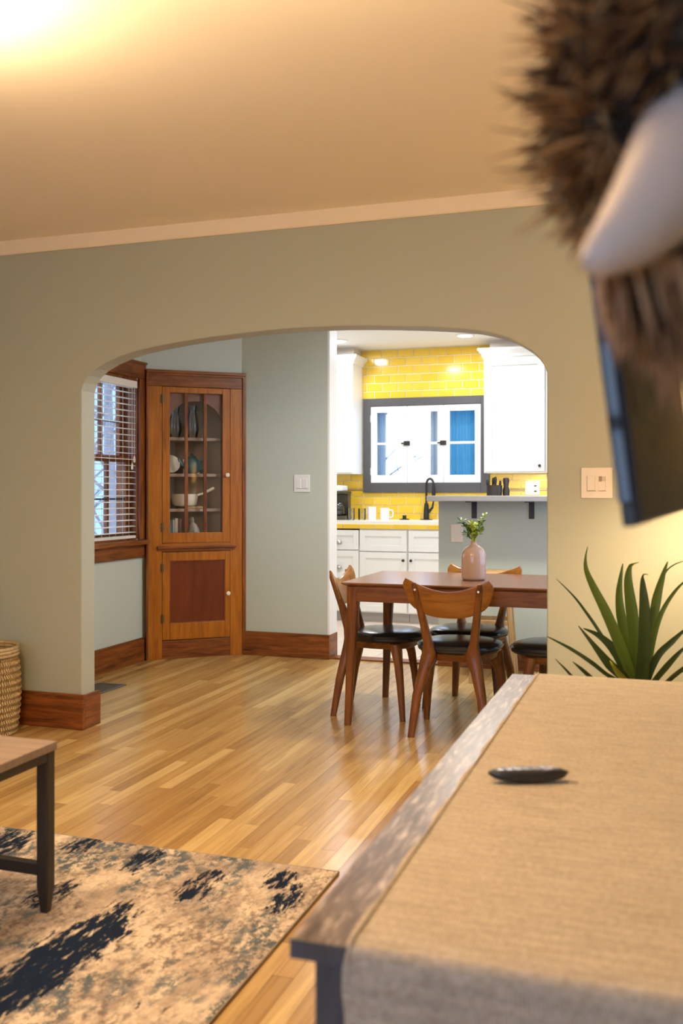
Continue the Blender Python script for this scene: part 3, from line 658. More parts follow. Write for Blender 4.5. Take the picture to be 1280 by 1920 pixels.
bm = B(); vloft(bm, [(0, 0, 0, 0.05, 0.036), (0, 0, 0.012, 0.055, 0.04), (0.006, 0, 0.04, 0.042, 0.03), (0.0, 0, 0.075, 0.03, 0.024), (-0.004, 0, 0.092, 0.014, 0.012), (-0.008, 0, 0.105, 0.019, 0.018), (-0.008, 0, 0.125, 0.015, 0.015), (-0.008, 0, 0.132, 0.004, 0.004)], 14); link_mesh('body', bm, mat('pale_stone', (0.40, 0.36, 0.30), 0.6), t, smooth=True)

# ---------------------------------------------------------------- wall plates
def wall_plate(name, label, cat, x, y, z, w, h, m, slots):
    t = thing(name, label, cat, (x, y, z))
    link_mesh('cover', boxes((-w / 2, w / 2, -0.006, 0, -h / 2, h / 2)), m, t, bevel=0.003)
    for nm, a, b, c, d, mm, dy in slots: 
        bm = boxes((a, b, -0.006 - dy, -0.003, c, d)); link_mesh(nm, bm, mm, t, bevel=0.001)
    return t
wall_plate('light_switch', 'white double rocker switch on the sage wall by the kitchen opening', 'switch', -2.486, YB, 1.26, 0.122, 0.125, M['plateW'], [('rocker', -0.04, -0.008, -0.034, 0.034, M['plateW'], 0.004), ('rocker', 0.008, 0.04, -0.034, 0.034, M['plateW'], 0.003), ('shade_line', -0.045, 0.045, -0.039, -0.036, M['nickel'], 0.0006)])  # thin darker strip paints the shade under the rockers
sw = wall_plate('light_switch', 'ivory switch and dimmer plate on the tan wall right of the arch', 'switch', -0.272, YA0, 1.237, 0.128, 0.13, M['plate'], [('rocker', -0.038, -0.006, -0.032, 0.030, M['plate'], 0.006), ('shade_line', -0.040, -0.004, -0.0355, -0.032, mat('ivory_painted_shade', (.42, .32, .2), .6), 0.0008), ('shade_line', 0.006, 0.038, -0.0355, -0.032, mat('ivory_painted_shade', (.5, .4, .27), .6), 0.0008), ('shade_line', -0.0405, -0.0385, -0.032, 0.030, mat('ivory_painted_shade', (.5, .4, .27), .6), 0.0008), ('dimmer', 0.008, 0.036, -0.032, 0.030, M['plate'], 0.002)])  # darker ivory strips paint the shade below and left of the rockers
link_mesh('dimmer_slider', boxes((0.022, 0.035, -0.013, -0.006, 0.008, 0.027)), mat('ivory_slider', (0.6, 0.5, 0.36), 0.4), [c for c in sw.children if c.name.startswith('dimmer')][0], bevel=0.001)
link_mesh('slot', boxes((0.009, 0.021, -0.0088, -0.0078, 0.006, 0.028)), mat('slider_slot', (0.35, 0.26, 0.16), 0.6), [c for c in sw.children if c.name.startswith('dimmer')][0])
wall_plate('outlet', 'pale outlet plate low on the half wall behind the vase', 'outlet', -1.352, YB + 0.01, 0.915, 0.085, 0.125, M['plate'], [('socket', -0.017, 0.017, 0.008, 0.04, M['plate'], 0.003), ('socket', -0.017, 0.017, -0.04, -0.008, M['plate'], 0.003)])
wall_plate('outlet', 'cream outlet on yellow tile above the grey bar shelf', 'outlet', -1.175, YK - 0.011, 1.235, 0.135, 0.13, M['plate'], [('socket', 0.012, 0.046, 0.005, 0.035, M['plate'], 0.003), ('socket', 0.012, 0.046, -0.045, -0.015, M['plate'], 0.003), ('slot', 0.016, 0.042, 0.012, 0.028, M['slot'], 0.004), ('slot', 0.016, 0.042, -0.038, -0.022, M['slot'], 0.004), ('rocker', -0.046, -0.012, -0.04, 0.035, M['plate'], 0.003)])

# ---------------------------------------------------------------- kitchen cupboards
def shaker(parent, name, x0, x1, z0, z1, y, m, st=0.055, knob=None, pull=None):
    st = min(st, (z1 - z0) * 0.28)
    d = link_mesh(name, boxes((x0, x0 + st, y - 0.02, y, z0, z1), (x1 - st, x1, y - 0.02, y, z0, z1), (x0 + st, x1 - st, y - 0.02, y, z0, z0 + st), (x0 + st, x1 - st, y - 0.02, y, z1 - st, z1), (x0 + st - 0.002, x1 - st + 0.002, y - 0.009, y - 0.001, z0 + st - 0.002, z1 - st + 0.002)), m, parent, bevel=0.0015)
    if knob:
        kx, kz = knob; bm = B(); tube(bm, [(kx, y - 0.02, kz), (kx, y - 0.03, kz), (kx, y - 0.034, kz), (kx, y - 0.044, kz)], [0.006, 0.006, 0.014, 0.013], 10); link_mesh('knob', bm, M['darkmetal'], d)
    if pull:
        kx, kz = pull; bm = B(); loft(bm, [ellip(0, 0, z, a, b, 14) for z, a, b in ((-0.018, 0.045, 0.024), (0.0, 0.044, 0.024), (0.014, 0.034, 0.016), (0.018, 0.01, 0.006))])
        p = link_mesh('cup_pull', bm, M['nickel'], d, smooth=True); p.location = (kx, y - 0.022, kz)
    return d
YF = 8.47
def base_cab(x0, x1, label, spec):
    t = thing('base_cabinet', label, 'cabinet', (0, 0, 0), 0, 'white base cabinets along the kitchen wall')
    t.location = ((x0 + x1) / 2, YF, 0); ox = -(x0 + x1) / 2
    k = lambda x: x + ox
    link_mesh('carcass', boxes((k(x0) + 0.001, k(x1) - 0.001, 0.0, YK - YF - 0.012, 0.088, 0.69 if 'sink' in label else 0.858), (k(x0) + 0.001, k(x1) - 0.001, 0.0, 0.03, 0.69, 0.858)), M['white'], t)
    link_mesh('toe_kick', boxes((k(x0) + 0.001, k(x1) - 0.001, 0.06, 0.075, 0.001, 0.088)), mat('grey_toe_kick', (0.45, 0.43, 0.42), 0.5), t)
    for nm, a, b, c, d, kn, pu in spec: shaker(t, nm, k(a), k(b), c, d, -0.001, M['white'], knob=(k(kn[0]), kn[1]) if kn else None, pull=(k(pu[0]), pu[1]) if pu else None)
base_cab(-3.15, -2.675, 'white drawer base cabinet at the left end of the counter', [('drawer', -3.13, -2.679, 0.665, 0.845, None, (-2.885, 0.735)), ('drawer', -3.13, -2.679, 0.40, 0.655, None, (-2.885, 0.50)), ('drawer', -3.13, -2.679, 0.10, 0.39, None, (-2.885, 0.25))])
base_cab(-2.673, -2.215, 'white sink base cabinet left of the twin knobs', [('false_front', -2.669, -2.222, 0.655, 0.845, None, None), ('door', -2.669, -2.222, 0.10, 0.645, (-2.25, 0.575), None)])
base_cab(-2.213, -1.70, 'white sink base cabinet right of the twin knobs', [('false_front', -2.206, -1.72, 0.655, 0.845, None, None), ('door', -2.206, -1.72, 0.10, 0.645, (-2.178, 0.575), None)])
base_cab(-1.698, -0.9, 'white base cabinet hidden behind the half wall', [('drawer', -1.69, -0.91, 0.655, 0.845, None, None), ('door', -1.69, -0.91, 0.10, 0.645, (-0.95, 0.575), None)])
# worktop with yellow edge tiles
ct = thing('worktop', 'white worktop edged with yellow tile below the kitchen window', 'worktop', (-2.0, YF, 0.858))
link_mesh('slab', boxes((-1.15, -0.09, -0.016, YK - YF - 0.011, 0.001, 0.072), (0.40, 1.1, -0.016, YK - YF - 0.011, 0.001, 0.072), (-0.09, 0.40, -0.016, 0.09, 0.001, 0.072), (-0.09, 0.40, 0.50, YK - YF - 0.011, 0.001, 0.072)), mat('white_worktop', (0.88, 0.87, 0.84), 0.2), ct)
for k in range(14):
    x = -1.15 + 0.16 * k
    bm = boxes((0.003, 0.157, -0.010, 0, 0.0, 0.042)); o = link_mesh('edge_tile', bm, M['tile'], ct, bevel=0.003); o.location = (x, -0.016, 0.001)
sk = link_mesh('sink', boxes((-0.088, 0.398, 0.092, 0.096, -0.15, 0.074), (-0.088, 0.398, 0.494, 0.498, -0.15, 0.074), (-0.088, -0.084, 0.096, 0.494, -0.15, 0.074), (0.394, 0.398, 0.096, 0.494, -0.15, 0.074), (-0.084, 0.394, 0.096, 0.494, -0.15, -0.146), (-0.10, 0.41, 0.498, 0.52, 0.072, 0.076)), M['whitecer'], ct)
ZC = 0.930
f = thing('faucet', 'matte black gooseneck faucet on the worktop below the window', 'faucet', (-2.175, 9.02, ZC))
bm = B(); lathe(bm, [(0.062, 0), (0.062, 0.006), (0.03, 0.007)], 20); link_mesh('base_plate', bm, M['black'], f)
bm = B(); tube(bm, [(0, 0, 0.006), (0, 0, 0.09), (0, 0, 0.16)], [0.028, 0.026, 0.018], 14); link_mesh('body', bm, M['black'], f, smooth=True)
R_ = 0.04
pts = [(0, 0, 0.15), (0, 0, 0.30)] + [(R_ * (1 - math.cos(a)), -.5 * R_ * (1 - math.cos(a)), 0.335 + R_ * 1.5 * math.sin(a)) for a in [PI * k / 12 for k in range(13)]]
bm = B(); tube(bm, pts, 0.0105, 12); link_mesh('spout', bm, M['black'], f, smooth=True)
bm = B(); tube(bm, [(2 * R_, -R_, 0.345), (2 * R_, -R_, 0.30), (2 * R_ + 0.002, -R_, 0.20), (2 * R_ + 0.002, -R_, 0.18)], [0.012, 0.017, 0.02, 0.015], 12); link_mesh('spray_head', bm, M['black'], f, smooth=True)
bm = B(); tube(bm, [(0.02, 0, 0.07), (0.065, -0.02, 0.12), (0.078, -0.025, 0.19)], [0.014, 0.012, 0.007], 10); link_mesh('lever', bm, M['black'], f, smooth=True)
# upper cupboards
def wall_cab(x0, x1, label, knob, doors):
    t = thing('wall_cabinet', label, 'cabinet', ((x0 + x1) / 2, 8.77, 1.372)); hx = (x1 - x0) / 2
    link_mesh('carcass', boxes((-hx, hx, 0.0, YK - 8.77 - 0.012, 0, 1.10)), M['white'], t, bevel=0.002)
    n = doors; w = 2 * hx / n
    for i in range(n):
        shaker(t, 'door', -hx + i * w + 0.012, -hx + (i + 1) * w - 0.004, 0.012, 1.04, -0.001, M['white'], 0.06, (knob - (x0 + x1) / 2, 0.062) if i == 0 else None)
    bm = B(); pr = [(0.0, 1.06), (-0.012, 1.06), (-0.018, 1.085), (-0.045, 1.115), (-0.052, 1.12), (-0.052, 1.14), (0.0, 1.14)]
    loft(bm, [[(-hx + q[0] + 0.0, q[0], q[1]) for q in pr], [(hx - q[0], q[0], q[1]) for q in pr]])
    link_mesh('crown', bm, M['white'], t)
    for sgn in (-1, 1):
        bm = B(); loft(bm, [[(sgn * (hx - q[0]), q[0], q[1]) for q in pr], [(sgn * (hx - q[0]), YK - 8.77 - 0.012, q[1]) for q in pr]]); link_mesh('crown_return', bm, M['white'], t)
    return t
wall_cab(-3.30, -2.84, 'white wall cabinet with crown left of the kitchen window', -2.60 - 0.6, 1)
wall_cab(-1.573, -1.02, 'white wall cabinet with crown right of the kitchen window', -1.066, 1)
wall_cab(-1.018, -0.4, 'white wall cabinet beyond the right edge of the arch', -0.45, 1)
# things on the worktop
t = thing('coffee_maker', 'dark coffee maker with pale lid at the left end of the worktop', 'coffee maker', (-3.0, 8.80, ZC))
dk = mat('olive_black_plastic', (0.06, 0.05, 0.03), 0.35)
link_mesh('base', boxes((-0.09, 0.105, -0.11, 0.11, 0, 0.04)), dk, t, bevel=0.006); link_mesh('column', boxes((-0.085, 0.10, 0.02, 0.105, 0.04, 0.25)), dk, t, bevel=0.006)
bm = B(); lathe(bm, [(0.05, 0.042), (0.068, 0.06), (0.066, 0.13), (0.045, 0.165), (0.04, 0.165)], 20, 0.015, -0.045); link_mesh('carafe', bm, mat('smoked_glass', (0.035, 0.03, 0.025), 0.08), t, smooth=True)
link_mesh('head', boxes((-0.088, 0.103, -0.10, 0.106, 0.25, 0.275)), dk, t, bevel=0.005)
link_mesh('lid', boxes((-0.085, 0.075, -0.10, 0.08, 0.275, 0.33)), M['whitecer'], t, bevel=0.012)
def mug(x, y, r, h, label, rz, name='mug', m=None):
    t = thing(name, label, 'mug' if m is None else 'glass', (x, y, ZC), rz, 'cups on the worktop'); m = m or M['whitecer']
    bm = B(); lathe(bm, [(r * 0.88, 0), (r, 0.008), (r, h), (r - 0.004, h), (r - 0.005, 0.012), (0.005, 0.010)], 22); link_mesh('body', bm, m, t, smooth=True)
    if name == 'mug':
        bm = B(); tube(bm, catmull([(r - 0.002, 0, h * 0.82), (r + 0.03, 0, h * 0.78), (r + 0.032, 0, h * 0.3), (r - 0.002, 0, h * 0.2)], 5), 0.006, 8); link_mesh('handle', bm, m, t, smooth=True)
mug(-2.665, 8.83, 0.042, 0.125, 'taller white mug on the worktop beside the glasses', 2.4); mug(-2.545, 8.86, 0.044, 0.115, 'white mug nearest the sink on the worktop', 0.2)
mug(-2.84, 8.72, 0.035, 0.115, 'clear tumbler in front of the coffee maker', 0, 'tumbler', M['clear']); mug(-2.755, 8.80, 0.036, 0.11, 'clear tumbler next to the white mugs', 0, 'tumbler', M['clear'])
t = thing('sink_stopper', 'small black stopper lying on the worktop beside the sink', 'stopper', (-2.385, 8.99, ZC)); bm = B(); lathe(bm, [(0.05, 0), (0.05, 0.006), (0.02, 0.012), (0.017, 0.03), (0.022, 0.036), (0.02, 0.042)], 18); link_mesh('body', bm, M['black'], t, smooth=True)

# bar shelf on the half wall
sh = thing('bar_shelf', 'grey bar shelf on top of the sage half wall', 'shelf', (-1.0, YB, 1.136))
link_mesh('board', boxes((-0.500, 1.29, -0.27, 0.16, 0.0, 0.0375)), M['greyshelf'], sh, bevel=0.004)
for x in (-0.232, 0.155, 0.62):
    br = link_mesh('bracket', boxes((x - 0.018, x + 0.018, 0.004, 0.0095, -0.118, 0.0), (x - 0.018, x + 0.018, -0.22, 0.0095, -0.006, 0.0)), M['black'], sh, bevel=0.001)
    for z in (-0.04, -0.095):
        bm = B(); cyl(bm, (x, 0.004, z), (x, 0.002, z), 0.005, 8); link_mesh('screw', bm, M['darkmetal'], br)
t = thing('utensil_holder', 'black knives and utensils in a holder on the bar shelf end', 'utensil holder', (-1.085, 6.44, 1.1745))
bm = B(); vloft(bm, [(0, 0, 0, 0.05, 0.035), (0, 0, 0.07, 0.052, 0.037), (0, 0, 0.07, 0.047, 0.032), (0, 0, 0.01, 0.044, 0.03)], 16, 3); link_mesh('holder', bm, M['darkmetal'], t, smooth=True)
for x, y, lean, h, w in ((-0.035, 0, -0.12, 0.105, 0.009), (-0.015, 0.01, 0.05, 0.12, 0.008), (0.008, -0.01, 0.0, 0.125, 0.009), (0.028, 0.008, 0.10, 0.10, 0.008)):
    bm = B(); tube(bm, [(x, y, 0.02), (x + lean * 0.05, y, 0.06), (x + lean * h, y, h - 0.02), (x + lean * h, y, h)], [w * 0.7, w * 0.7, w * 1.2, w * 0.8], 8); link_mesh('utensil', bm, M['black'], t)
t = thing('pepper_mill', 'dark leaning mill beside the black utensil holder', 'mill', (-1.01, 6.46, 1.1745)); bm = B(); lathe(bm, [(0.022, 0), (0.024, 0.03), (0.016, 0.06), (0.022, 0.1), (0.018, 0.118), (0.004, 0.122)], 16); link_mesh('body', bm, M['darkmetal'], t, smooth=True)

# ---------------------------------------------------------------- dining table and chairs
TX0, TX1, TY0, TY1, TZ = -1.575, -0.31, 4.665, 5.44, 0.735
dt = thing('dining_table', 'walnut dining table with splayed tapered legs under the arch', 'table', ((TX0 + TX1) / 2, (TY0 + TY1) / 2, 0))
hx, hy = (TX1 - TX0) / 2, (TY1 - TY0) / 2
bm = B(); loft(bm, [[(sx * (hx - i), sy * (hy - i), z) for sx, sy in ((-1, -1), (1, -1), (1, 1), (-1, 1))] for i, z in ((0.03, TZ - 0.022), (0.002, TZ - 0.008), (0, TZ - 0.004), (0.002, TZ))]); link_mesh('tabletop', bm, M['tabletop'], dt)
for b, a in (((-hx + 0.07, hx - 0.07, -hy + 0.025, -hy + 0.045), 'x'), ((-hx + 0.07, hx - 0.07, hy - 0.045, hy - 0.025), 'x'), ((-hx + 0.025, -hx + 0.045, -hy + 0.07, hy - 0.07), 'y'), ((hx - 0.045, hx - 0.025, -hy + 0.07, hy - 0.07), 'y')):
    link_mesh('apron', boxes((*b, TZ - 0.098, TZ - 0.022)), M['wal' + a], dt)
for sx in (-1, 1):
    for sy in (-1, 1):
        bm = B(); cx, cy = sx * (hx - 0.055), sy * (hy - 0.055)
        vloft(bm, [(cx + sx * 0.028, cy + sy * 0.02, 0, 0.0165, 0.0165), (cx + sx * 0.018, cy + sy * 0.013, 0.25, 0.02, 0.02), (cx + sx * 0.004, cy + sy * 0.003, 0.6, 0.029, 0.029), (cx, cy, TZ - 0.023, 0.033, 0.033)], 20, 5); link_mesh('leg', bm, M['walz'], dt, smooth=True)

def make_chair():
    t = thing('dining_chair', 'x', 'chair', (0, 0, 0), 0, 'walnut dining chairs around the table')
    for s in (-1, 1):
        bm = B(); vloft(bm, [(s * x, y, z, a, b) for x, y, z, a, b in ((.182, -.250, 0, .0165, .016), (.161, -.218, .2, .0225, .022), (.133, -.190, .32, .029, .029), (.112, -.176, .385, .040, .032), (.108, -.175, .41, .036, .031), (.116, -.182, .46, .022, .026), (.135, -.212, .58, .0185, .020), (.160, -.262, .735, .0165, .013), (.163, -.268, .757, .010, .008))], 14, 3.2); lg = link_mesh('leg', bm, M['walz'], t, smooth=True)
        for z, y in ((.715, -.274), (.735, -.279)):
            pass
        bm = B(); tube(bm, [(s * .157, -.262, .722), (s * .157, -.2735, .724)], [.0055, .0055], 10); link_mesh('screw_cap', bm, M['nickel'], lg)
    for s in (-1, 1):
        bm = B(); vloft(bm, [(s * x, y, z, a, b) for x, y, z, a, b in ((.212, .135, 0, .0145, .0145), (.198, .12, .18, .0195, .019), (.182, .105, .30, .024, .023), (.158, .09, .365, .045, .028), (.145, .085, .395, .055, .03))], 14, 3.2); link_mesh('leg', bm, M['walz'], t, smooth=True)
    bm = B(); vloft(bm, [(0, 0, .366, .175, .165), (0, 0, .372, .185, .175), (0, 0, .402, .192, .184)], 36, 2.5); link_mesh('seat_frame', bm, M['walx'], t, smooth=True)
    bm = B(); vloft(bm, [(0, .012, .402, .200, .198), (0, .012, .410, .210, .208), (0, .012, .428, .212, .210), (0, .012, .440, .203, .200), (0, .012, .450, .17, .165), (0, .012, .455, .11, .105), (0, .012, .456, .03, .03)], 40, 2.35); st = link_mesh('seat', bm, M['leather'], t, smooth=True)
    ring = ellip(0, .012, .427, .211, .209, 48, 2.35); bm = B(); tube(bm, ring + ring[:1], .0048, 6, cap=False); link_mesh('piping', bm, M['leather'], st, smooth=True)
    # curved crescent backrest
    bm = B(); rings = []; n = 28; th = .0085
    def zt(s): a = abs(s); return .717 + .070 * (a ** 1.7) if a < .93 else .717 + .070 * (.93 ** 1.7) - .02 * ((a - .93) / .07) ** 2
    def zb(s): a = abs(s); return .585 + .085 * (a ** 2.6) + (.052 * ((a - .8) / .2) ** 2 if a > .8 else 0)
    for i in range(n + 1):
        s = -1 + 2 * i / n; x = .223 * s; t_, b_ = zt(s), zb(s)
        k = 1 if abs(s) < .99 else .75
        def yy(z): return -.232 - .30 * (z - .70) - .028 * (1 - s * s) + .02 * 0
        m_ = (t_ + b_) / 2; hh = (t_ - b_) / 2
        r = []
        for (dy, dz) in ((-th, -.86), (-th, 0), (-th, .86), (-th * .5, 1), (th * .5, 1), (th, .86), (th, 0), (th, -.86), (th * .5, -1), (-th * .5, -1)):
            z = m_ + hh * dz * k; r.append((x, yy(z) + dy * k, z))
        rings.append(r)
    loft(bm, rings); link_mesh('backrest', bm, M['walback'], t, smooth=True)
    return t
ch = make_chair()
spots = [((-0.985, 4.805, 0), -0.04, 'walnut dining chair seen from behind in front of the table'),
         ((-1.445, 5.06, 0), -PI / 2 + 0.06, 'walnut dining chair at the left end of the table'),
         ((-1.03, 5.29, 0), PI - 0.16, 'walnut dining chair beyond the table facing the viewer'),
         ((-0.51, 4.87, 0), PI / 2 - 0.1, 'walnut dining chair at the far right, half hidden by the arch wall')]
for i, (loc, rz, lab) in enumerate(spots):
    o = ch if i == 0 else copy_tree(ch)
    o.location = loc; o.rotation_euler = (0, 0, rz); o['label'] = lab
# bar stool
bs = thing('bar_stool', 'light oak stool standing behind the table by the half wall', 'stool', (-1.03, 6.10, 0), 0.1)
bm = B(); vloft(bm, [(0, 0, .665, .15, .13), (0, 0, .672, .158, .138), (0, 0, .690, .16, .14), (0, 0, .697, .152, .132)], 28, 3); link_mesh('seat', bm, M['lightwood'], bs, smooth=True)
for sx in (-1, 1):
    for sy in (-1, 1):
        bm = B(); vloft(bm, [(sx * .135, sy * .13, 0, .014, .014), (sx * .085, sy * .085, .668, .019, .019)], 12, 4); link_mesh('leg', bm, M['lightwood'], bs, smooth=True)
for b in ((-.105, .105, -.116, -.098, .365, .395), (-.105, .105, .098, .116, .365, .395), (-.116, -.098, -.105, .105, .265, .29), (.098, .116, -.105, .105, .265, .29)):
    link_mesh('rung', boxes(b), M['lightwood'], bs, bevel=.003)
# vase with succulent sprigs
VX, VY = -0.957, 5.03
vs = thing('vase', 'glossy blush bottle vase standing on the walnut table', 'vase', (VX, VY, TZ))
bm = B(); lathe(bm, [(.05, 0), (.060, .004), (.064, .014), (.066, .08), (.0655, .125), (.061, .148), (.050, .165), (.033, .177), (.020, .184), (.0155, .194), (.018, .202), (.0155, .202), (.012, .19), (.013, .180)], 36); link_mesh('body', bm, mat('blush_glaze', (0.53, 0.35, 0.25), 0.07), vs, smooth=True)
vp = thing('succulent_sprigs', 'green fleshy-leaved sprigs standing in the blush vase', 'plant', (VX, VY, TZ + .195))
gm = {'d': mat('deep_green_leaf', (0.06, 0.13, 0.025), 0.4), 'l': mat('lime_green_leaf', (0.42, 0.50, 0.04), 0.4), 'm': mat('mid_green_leaf', (0.14, 0.22, 0.03), 0.4)}
rnd = random.Random(4)
for (tip, key, nl) in (((-.068, 0, .118), 'd', 22), ((-.045, -.02, .055), 'd', 12), ((-.012, -.02, .105), 'l', 18), ((.012, .01, .10), 'l', 14), ((.058, 0, .142), 'm', 26), ((.05, -.02, .07), 'm', 14), ((-.03, .02, .09), 'm', 12)):
    tp = Vector(tip); stem = [Vector((0, 0, -.03)), Vector((tp.x * .2, tp.y * .3, tp.z * .35)), tp]
    bm = B(); tube(bm, stem, [.0035, .003, .002], 6); sp = link_mesh('sprig', bm, gm['l'], vp, smooth=True)
    bm = B()
    for k in range(nl):
        f_ = .3 + .7 * k / (nl - 1); p = stem[1].lerp(tp, (f_ - .3) / .7)
        d = Vector((rnd.uniform(-1, 1), rnd.uniform(-1, 1), rnd.uniform(-.1, 1))).normalized(); L = rnd.uniform(.020, .034)
        s_ = d.cross(Vector((0, 0, 1))).normalized() * L * .30; u_ = s_.cross(d).normalized() * L * .10
        loft(bm, [[p + d * L * q + s_ * w * math.cos(2 * PI * j / 6) + u_ * w * math.sin(2 * PI * j / 6) for j in range(6)] for q, w in ((0, .25), (.35, .9), (.7, 1), (.95, .5), (1, .1))])
    stuff(link_mesh('leaves', bm, gm[key], sp, smooth=True))

# ---------------------------------------------------------------- floor vent, basket
v = thing('floor_vent', 'grey metal floor register beside the arch jamb', 'vent', (-3.265, 5.05, 0.0))
vm = mat('grey_register', (0.16, 0.15, 0.14), 0.5, 0.4)
link_mesh('frame', boxes((-.10, .10, -.17, -.15, 0.0005, .006), (-.10, .10, .15, .17, 0.0005, .006), (-.10, -.085, -.15, .15, 0.0005, .006), (.085, .10, -.15, .15, 0.0005, .006)), vm, v, bevel=.001)
link_mesh('backing', boxes((-.085, .085, -.15, .15, 0.0003, .001)), M['slot'], v)
bm = boxes((-.084, .084, -.004, .004, .001, .0055)); o0 = link_mesh('slat', bm, vm, v, loc=(0, -.135, 0))
for k in range(1, 19):
    o = o0.copy(); C.objects.link(o); o.parent = v; o.location = (0, -.135 + .015 * k, 0)
bk = thing('wicker_basket', 'round woven wicker basket against the wall at far left', 'basket', (-3.235, 3.955, 0))
wk = wood('wicker_straw', (0.25, 0.16, 0.065), (0.42, 0.29, 0.13), (0.55, 0.40, 0.20), axis='z', rough=.7, sc=8, stretch=2)
bm = B(); r0, r1, hb = .178, .19, .425
rr = lambda z: r0 + .016 * math.sin(PI * min(1, z / hb)) + .006
bm2 = B(); loft(bm2, [ellip(0, 0, z, rr(z) - .012, rr(z) - .012, 40) for z in (0.0, .1, .2, .3, .40)] + [ellip(0, 0, z, rr(z) - .02, rr(z) - .02, 40) for z in (.40, .02)]); link_mesh('shell', bm2, wk, bk, smooth=True)
nst = 84
for k in range(nst):
    a = 2 * PI * k / nst
    pts = []
    for j in range(25):
        z = .004 + (hb - .05) * j / 24; r = rr(z) - .006 + .0045 * math.cos(PI * j)
        pts.append((r * math.cos(a), r * math.sin(a), z))
    tube(bm, pts, .0052, 4)
stuff(link_mesh('woven_strands', bm, wk, bk))
for z, rad in ((.392, .010), (.409, .011), (.424, .010)):
    bm = B(); ring = ellip(0, 0, z, rr(.38) - .004, rr(.38) - .004, 48); tube(bm, ring + ring[:1], rad, 8, cap=False); link_mesh('rim', bm, wk, bk, smooth=True)

# ---------------------------------------------------------------- rug
def rug_mat():
    m = mat('abstract_rug_pile', (0.5, 0.4, 0.3), 0.95, **{'Specular IOR Level': 0.03}); N = m.node_tree.nodes; L = m.node_tree.links; b = N['Principled BSDF']
    tc = N.new('ShaderNodeTexCoord')
    def nz(sx, sy, sc, det, seed, rough=.6, dist=0.0):
        mp = N.new('ShaderNodeMapping'); mp.inputs['Scale'].default_value = (sx, sy, 1); mp.inputs['Location'].default_value = (seed, seed * 1.7, 0); L.new(tc.outputs['Object'], mp.inputs['Vector'])
        n = N.new('ShaderNodeTexNoise'); n.inputs['Scale'].default_value = sc; n.inputs['Detail'].default_value = det; n.inputs['Roughness'].default_value = rough; n.inputs['Distortion'].default_value = dist
        L.new(mp.outputs['Vector'], n.inputs['Vector']); return n.outputs['Fac']
    def mix(fac, a, bcol):
        x = N.new('ShaderNodeMix'); x.data_type = 'RGBA'; L.new(fac, x.inputs['Factor'])
        if isinstance(a, tuple): x.inputs['A'].default_value = (*a, 1)
        else: L.new(a, x.inputs['A'])
        if isinstance(bcol, tuple): x.inputs['B'].default_value = (*bcol, 1)
        else: L.new(bcol, x.inputs['B'])
        return x.outputs['Result']
    def thr(v, lo, hi):
        r = N.new('ShaderNodeMapRange'); r.interpolation_type = 'SMOOTHSTEP'; r.inputs['From Min'].default_value = lo; r.inputs['From Max'].default_value = hi; L.new(v, r.inputs['Value']); return r.outputs['Result']
    def mth(op, a, c):
        x = N.new('ShaderNodeMath'); x.operation = op
        for i, q in enumerate((a, c)):
            if isinstance(q, (int, float)): x.inputs[i].default_value = q
            else: L.new(q, x.inputs[i])
        return x.outputs[0]
    col = mix(thr(nz(1, .6, 5.5, 11, 1.3, .78), .40, .58), (0.74, 0.60, 0.44), (0.42, 0.32, 0.24))
    fine = nz(1, .7, 38, 8, 8.1, .82)
    col = mix(mth('MULTIPLY', thr(fine, .47, .58), thr(nz(1, 1, 3.0, 5, 4.4), .38, .54)), col, (0.19, 0.145, 0.115))
    # teal speckle clusters
    col = mix(mth('MULTIPLY', thr(nz(1.3, .8, 26, 8, 2.7, .8), .46, .53), thr(nz(1.2, .7, 3.4, 4, 6.9), .48, .58)), col, (0.075, 0.105, 0.125))
    sp = thr(nz(1, .6, 150, 3, 9.7, .7), .30, .70); col = mix(mth('MULTIPLY', sp, .26), col, (0.20, 0.155, 0.125))
    # explicit navy streaks that run with the pile
    sx = N.new('ShaderNodeSeparateXYZ'); L.new(tc.outputs['Object'], sx.inputs[0])
    wob = nz(6, 2, 2.0, 4, 3.1)
    tot = None
    for (cx, cy, rx, ry, sk) in ((-1.47, 2.06, .085, .34, .05), (-1.49, 1.72, .07, .30, .1), (-2.12, 2.66, .085, .22, 0), (-2.35, 2.55, .10, .25, 0), (-1.86, 2.80, .055, .10, 0), (-1.33, 2.62, .05, .12, 0), (-1.60, 2.74, .05, .10, 0), (-1.12, 2.74, .045, .08, 0), (-1.72, 2.42, .05, .10, .0), (-1.05, 2.60, .04, .10, 0)):
        dx = mth('DIVIDE', mth('SUBTRACT', mth('SUBTRACT', sx.outputs[0], cx), mth('MULTIPLY', mth('SUBTRACT', sx.outputs[1], cy), sk)), rx)
        dy = mth('DIVIDE', mth('SUBTRACT', sx.outputs[1], cy), ry)
        d = mth('ADD', mth('MULTIPLY', dx, dx), mth('MULTIPLY', dy, dy))
        g = thr(d, 2.4, 0.0)
        if ry >= .3: g = mth('MULTIPLY', g, 1.3)
        tot = g if tot is None else mth('MAXIMUM', tot, g)
    stre = nz(5, 1.2, 9.0, 9, 5.5, .8, .3)
    msk = thr(mth('ADD', mth('MULTIPLY', tot, .17), stre), .615, .64)
    col = mix(msk, col, (0.010, 0.017, 0.034))
    L.new(col, b.inputs['Base Color'])
    bp = N.new('ShaderNodeBump'); bp.inputs['Strength'].default_value = .4; bp.inputs['Distance'].default_value = .003; L.new(nz(1, 1, 240, 2, 0), bp.inputs['Height']); L.new(bp.outputs['Normal'], b.inputs['Normal'])
    return m
rg = link_mesh('rug', boxes((RUG[0], RUG[1], RUG[2], RUG[3], 0.0005, 0.010)), rug_mat(), bevel=.003); tag(rg, 'abstract cream and navy distressed rug on the oak floor', 'rug')
